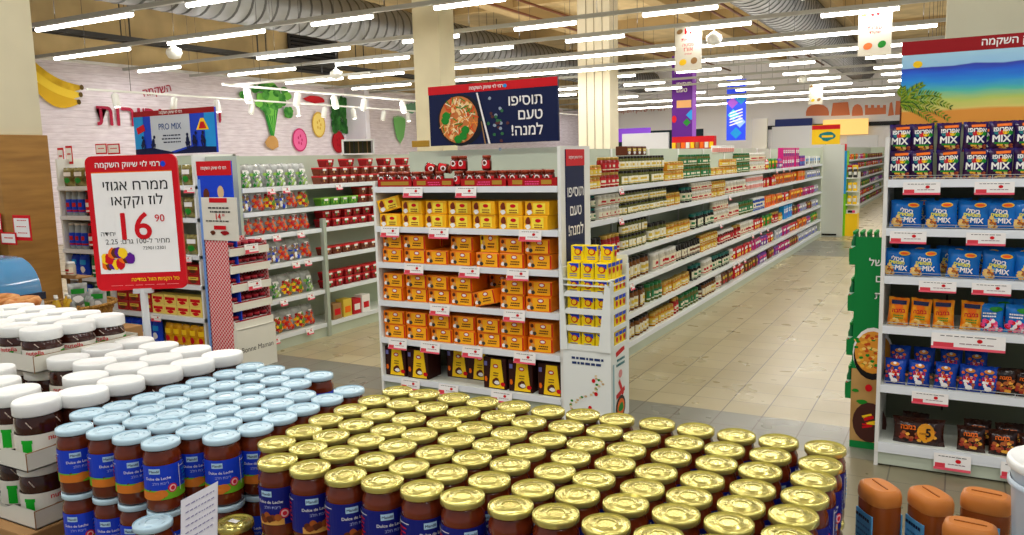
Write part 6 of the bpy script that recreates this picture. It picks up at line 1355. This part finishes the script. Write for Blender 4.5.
# white-lidded cocoa spread jars
def cocoa(h, name='spread_jar', green=True, lab='white'):
    t = thing(name, 'x', 'jar'); R = .054
    m = MB(); k = (h - .03) / .115
    m.lathe([(R * .78, 0), (R * .93, .006), (R * .96, .03 * k), (R * .97, .07 * k), (R * 1.0, .085 * k), (R * .98, .1 * k), (R * .88, .112 * k), (R * .86, h - .028)], NUT, 28, sy=.9); part(m, 'glass_body', t)
    RL_ = .0575; m = MB(); seg = 48; pr = [(RL_ * .97, h - .031), (RL_, h - .029), (RL_, h - .006), (RL_ * .985, h - .002), (RL_ * .95, h), (RL_ * .9, h - .0012), (.001, h - .0012)]
    m.lathe(pr, WL, seg, sy=.86)
    part(m, 'lid', t, 'white plastic lid')
    l = MB(); r = R * .985
    def f(u, v, e=.001): return ((r + e) * math.sin(u / r), -(r * .9 + e + .001) * math.cos(u / r), v)
    c = 2 * PI * r; lh = .06 * k; LW = mat('label_white_spread', (226, 222, 210), .5)
    l.decal(rect(c * .9, lh, 30, 1), lambda u, v: f(u, v, .002), 0, .012 + lh / 2, 1, LW)
    g = lambda u, v: f(u, v, .003); g2 = lambda u, v: f(u, v, .004)
    fit_text(l, 'nutella', g, 0, .012 + lh * .82, .048, RED, False, .02)
    if green:
        for uu in (.085, -.07): l.decal(rect(.022, lh * .62, 4, 1), g, uu, .012 + lh * .36, 1, mat('jar_green_print', (20, 170, 40), .4)); l.decal(rect(.026, lh * .14, 4, 1), g, uu, .012 + lh * .74, 1, mat('jar_green_print', (20, 170, 40)))
    l.decal(blob(.014, lh * .2, 3), g, -.012, .012 + lh * .32, 1, mat('hazelnut', (150, 90, 45), .4)); l.decal(blob(.012, lh * .16, 4), g, .012, .012 + lh * .26, 1, mat('bread_print', (215, 165, 90), .4)); l.decal(leaf(.02, .006), g2, .0, .012 + lh * .45, 1, GREEN, .6)
    bars(l, g, .05, .012 + lh * .7, .03, 3, .007, GREYD, .3, 3); l.decal(rect(.016, .01, 3, 1), g, .045, .012 + lh * .2, 1, BLACK)
    part(l, 'paper_label', t)
    # drip streaks where the spread shrank from the glass
    s = MB()
    for q in range(5):
        a = q * 1.25; z = .085 * k; s.tube([(R * 1.005 * math.sin(a + d * .12), -R * .905 * math.cos(a + d * .12), z + .018 * k - d * .008 * k) for d in range(3)], .0012, mat('streak', (205, 185, 170), .3), 5)
    part(s, 'glass_streaks', t)
    return Proto(t)
cj = cocoa(.145); cs = cocoa(.112)
ZW = 1.07
wh = [(-1.88, 1.076), (-2.009, 1.101), (-2.14, 1.13), (-2.286, 1.2), (-1.843, 1.166), (-1.975, 1.261), (-1.845, 1.269), (-2.218, 1.37), (-2.244, 1.493), (-2.095, 1.368), (-2.10, 1.468), (-1.962, 1.371), (-2.104, 1.582), (-1.963, 1.48), (-1.84, 1.381), (-1.831, 1.478), (-1.829, 1.58), (-1.966, 1.585), (-2.24, 1.6)]
wlabs = ['at the front right corner of the white cardboard tray', 'second from the right at the front of the white tray', 'third from the right at the front of the white tray', 'at the left edge of the photo below the tray']
for i, (x, y) in enumerate(wh):
    if i < 4: lab = 'white-lidded cocoa spread jar ' + wlabs[i]
    else: lab = f'white-lidded cocoa spread jar around the sign pole, {ordn(i - 4)} counted from the front'
    cj.put((x, y, ZW - .145), R_.uniform(.3, 1.1) if i > 3 else R_.uniform(1.7, 2.0), lab, 'white-lidded cocoa spread jars')
# lower jars and trays at the front left
low_ = [(-1.88, 1.076), (-2.009, 1.101), (-2.14, 1.13), (-1.79, .985) if False else (-1.885, .97)]
for i, (x, y) in enumerate(((-1.90, 1.085), (-2.03, 1.11), (-2.16, 1.14), (-1.92, 1.19), (-2.05, 1.215))):
    cj.put((x, y, .925 - .148), R_.uniform(-.2, .2) + 1.9, f'white-lidded cocoa spread jar on the lower level under the front tray, {ORD[i]} from the right', 'white-lidded cocoa spread jars')
def ctray(x0, x1, y0, y1, z, h, lab, rz=0, red=False):
    t = thing('cardboard_tray', lab, 'tray', (x1, y0, z), rz, 'white cardboard trays'); w = x1 - x0; d = y1 - y0
    m = MB(); m.box(-w, 0, 0, d, 0, .003, WCARD)
    m.add([(-w, 0, 0), (0, 0, 0), (0, 0, h), (-w * .2, 0, h), (-w * .28, 0, h * .72), (-w * .8, 0, h * .72), (-w * .9, 0, h), (-w, 0, h)], [(0, 1, 2, 3, 4), (0, 4, 5), (0, 5, 6, 7)], WCARD)
    m.add([(-w, .003, 0), (0, .003, 0), (0, .003, h), (-w * .2, .003, h), (-w * .28, .003, h * .72), (-w * .8, .003, h * .72), (-w * .9, .003, h), (-w, .003, h)], [(4, 3, 2, 1, 0), (5, 4, 0), (7, 6, 5, 0)], WCARD)
    m.box(-.003, 0, 0, d, 0, h * .95, WCARD); m.box(-w, -w + .003, 0, d, 0, h, WCARD); m.box(-w, 0, d - .003, d, 0, h, WCARD)
    part(m, 'tray_body', t)
    c = MB(); c.box(-.0015, .0008, -.0006, .0006, 0, h, mat('carton_core_brown', (150, 110, 70), .8)); c.box(-.003, .0003, .0, d, h * .95, h * .95 + .001, mat('carton_core_brown', (150, 110, 70)))
    if red: fit_text(c, 'nutella', flatY(0), -w * .8, h * .4, w * .3, RED, False, .03)
    part(c, 'cut_edge', t)
ctray(-2.25, -1.822, 1.005, 1.25, ZW - .148, .045, 'white cardboard tray holding the front cocoa spread jars')
ctray(-2.27, -1.84, 1.02, 1.27, .775, .045, 'white cardboard tray on the lower level at the front left corner')
# raised tray at upper left
ZU = 1.143
ux = [-2.346, -2.467, -2.588, -2.71, -2.83]; uy = [1.375, 1.478, 1.58]
k_ = 0
for r_, y in enumerate(uy):
    for c, x in enumerate(ux):
        cs.put((x + .0, y + .0, ZU - .112), R_.uniform(.4, 1.0), f'white-lidded cocoa spread jar in the raised tray, {ORD[c]} from the right, {ORD[r_]} row back', 'cocoa spread jars in the raised tray')
ctray(-2.95, -2.283, 1.308, 1.645, ZU - .1155, .05, 'white raised cardboard tray of cocoa spread jars at the left edge', 0, True)
for r_ in range(2):
    for c, x in enumerate(ux): cj.put((x, uy[r_] + .02 * r_, ZU - .1155 - .146), R_.uniform(.4, 1.0), f'white-lidded cocoa spread jar beneath the raised tray, {ORD[c]} from the right, {ORD[r_]} row', 'cocoa spread jars beneath the raised tray')
tag(MB().box(-2.93, -2.29, 1.56, 1.64, .885, ZU - .1165, CARD).obj('carton_block'), 'cardboard block supporting the back of the raised tray', 'carton')
tag(MB().rbox(-3.0, -1.79, 1.28, 1.75, .15, ZU - .1155 - .147, CARD, .004).obj('carton_block'), 'large carton block below the white-lidded jars around the pole', 'carton')
tag(MB().rbox(-2.29, -1.785, 1.29, 1.68, ZU - .1155 - .1465, ZW - .1455, CARD, .003).obj('carton_block'), 'flat carton under the white-lidded jars around the pole', 'carton')
tag(MB().rbox(-2.4, -1.83, .99, 1.275, .15, .7745, CARD, .004).obj('carton_block'), 'carton block beneath the lower tray at the front left', 'carton')
tag(MB().box(-3.0, -1.79, .98, 1.76, .1, .15, WOOD).box(-3.0, -2.9, .98, 1.76, 0, .1, WOOD).box(-2.4, -2.3, .98, 1.76, 0, .1, WOOD).box(-1.9, -1.8, .98, 1.76, 0, .1, WOOD).obj('display_pallet'), 'wooden pallet under the cocoa spread jars', 'pallet')

# ---------------- caramel bottles and buckets at the lower right
def bottle_r():
    t = thing('sauce_bottle', 'x', 'bottle'); BC = mat('caramel_plastic', (132, 66, 24), .22, coat=.4, trans=0); BT = mat('caramel_cap', (190, 116, 52), .4)
    # superellipse cross-section body
    def ring(a, b, z, n=28, p=3.0):
        o = []
        for k in range(n):
            q = 2 * PI * k / n; c, s = math.cos(q), math.sin(q); o.append((a * math.copysign(abs(c) ** (2 / p), c), b * math.copysign(abs(s) ** (2 / p), s), z))
        return o
    def loft(m, rings, mt):
        n = len(rings[0]); vs = [v for r in rings for v in r]; fs = [(i * n + k, i * n + (k + 1) % n, (i + 1) * n + (k + 1) % n, (i + 1) * n + k) for i in range(len(rings) - 1) for k in range(n)]
        m.add(vs, fs, mt, True); m.add(rings[-1], [tuple(range(n))], mt); m.add(rings[0], [tuple(range(n))[::-1]], mt)
    A, B = .039, .029
    m = MB(); loft(m, [ring(A * .9, B * .9, 0), ring(A, B, .006), ring(A, B, .05), ring(A * .96, B * .96, .09), ring(A, B, .13), ring(A, B, .165), ring(A * .97, B * .97, .17)], BC); part(m, 'body', t)
    m = MB(); loft(m, [ring(A * .99, B * .99, .17), ring(A * 1.02, B * 1.02, .173), ring(A * 1.02, B * 1.02, .187), ring(A * .95, B * .93, .196), ring(A * .8, B * .75, .199)], BT); m.box(-A * .6, A * .6, -.0012, .0012, .199, .2005, mat('cap_seam', (150, 86, 36), .5)); part(m, 'cap', t)
    l = MB(); LB = mat('label_light_blue', (90, 165, 215), .4)
    l.box(-A * .66, A * .66, -B - .0005, -B + .002, .03, .15, LB); bars(l, flatY(-B - .001), 0, .14, A * 1.2, 1, .012, NAVY, .5, 1); bars(l, flatY(-B - .001), 0, .125, A * 1.2, 8, .011, mat('label_print_blue', (50, 110, 170), .4), .35, 2); l.box(-A * .66, A * .66, B - .002, B + .0005, .03, .15, LB); part(l, 'paper_label', t)
    return Proto(t)
bt = bottle_r()
for i, (x, y, z, rz) in enumerate(((-.104, 1.545, 1.0, -.95), (-.022, 1.548, 1.0, -.95), (.064, 1.585, 1.0, -.15), (.038, 1.44, 1.0, -.1))):
    bt.put((x, y, z - .2), rz, ['brown caramel sauce bottle, leftmost at the lower right corner', 'brown caramel sauce bottle, second from the left at the lower right', 'brown caramel sauce bottle at the back beside the white bucket', 'brown caramel sauce bottle in front, lowest at the right corner'][i], 'caramel sauce bottles')
def bucket():
    t = thing('bucket', 'x', 'bucket'); BW = mat('bucket_plastic', (196, 212, 226), .3, coat=.3)
    m = MB(); m.lathe([(.062, 0), (.066, .003), (.074, .125), (.076, .128)], BW, 32); m.lathe([(.0745, .1), (.078, .102), (.078, .108), (.0745, .11)], BW, 32, cap=False); part(m, 'body', t)
    part(MB().lathe([(.077, .126), (.08, .128), (.08, .136), (.078, .139), (.073, .139), (.07, .135), (.001, .135)], WL, 32), 'lid', t)
    m = MB(); m.decal(rect(.1, .05, 8, 1), cylf(.0705, .002), .0, .06, 1, mat('bucket_label', (150, 185, 225), .4)); part(m, 'paper_label', t); return Proto(t)
bk = bucket(); bk.r.scale = (1, 1, 1.14); bk.put((.158, 1.45, .8), 0, 'white plastic bucket with lid, lower one of the stack at the right corner', 'white buckets'); bk.put((.163, 1.455, .959), 0, 'white plastic bucket with lid, upper one of the stack at the right corner', 'white buckets')
t = thing('display_table', 'table under the caramel bottles at the lower right', 'table', (.08, 1.5, 0)); part(MB().rbox(-.23, .3, -.16, .16, .77, .8, WCARD, .004), 'table_top', t)
for sx in (-.21, .28):
    for sy in (-.14, .14): part(MB().box(sx - .015, sx + .015, sy - .015, sy + .015, 0, .77, GREYD), 'leg', t)

# ================================================================ WORLD AND VIEW
w = bpy.data.worlds.new('world'); S.world = w; w.use_nodes = True
w.node_tree.nodes['Background'].inputs[0].default_value = (.97, .98, 1, 1); w.node_tree.nodes['Background'].inputs[1].default_value = .35
S.view_settings.view_transform = 'Standard'; S.view_settings.look = 'None'; S.view_settings.gamma = 1; S.view_settings.use_curve_mapping = False
S.view_settings.exposure = 0.12
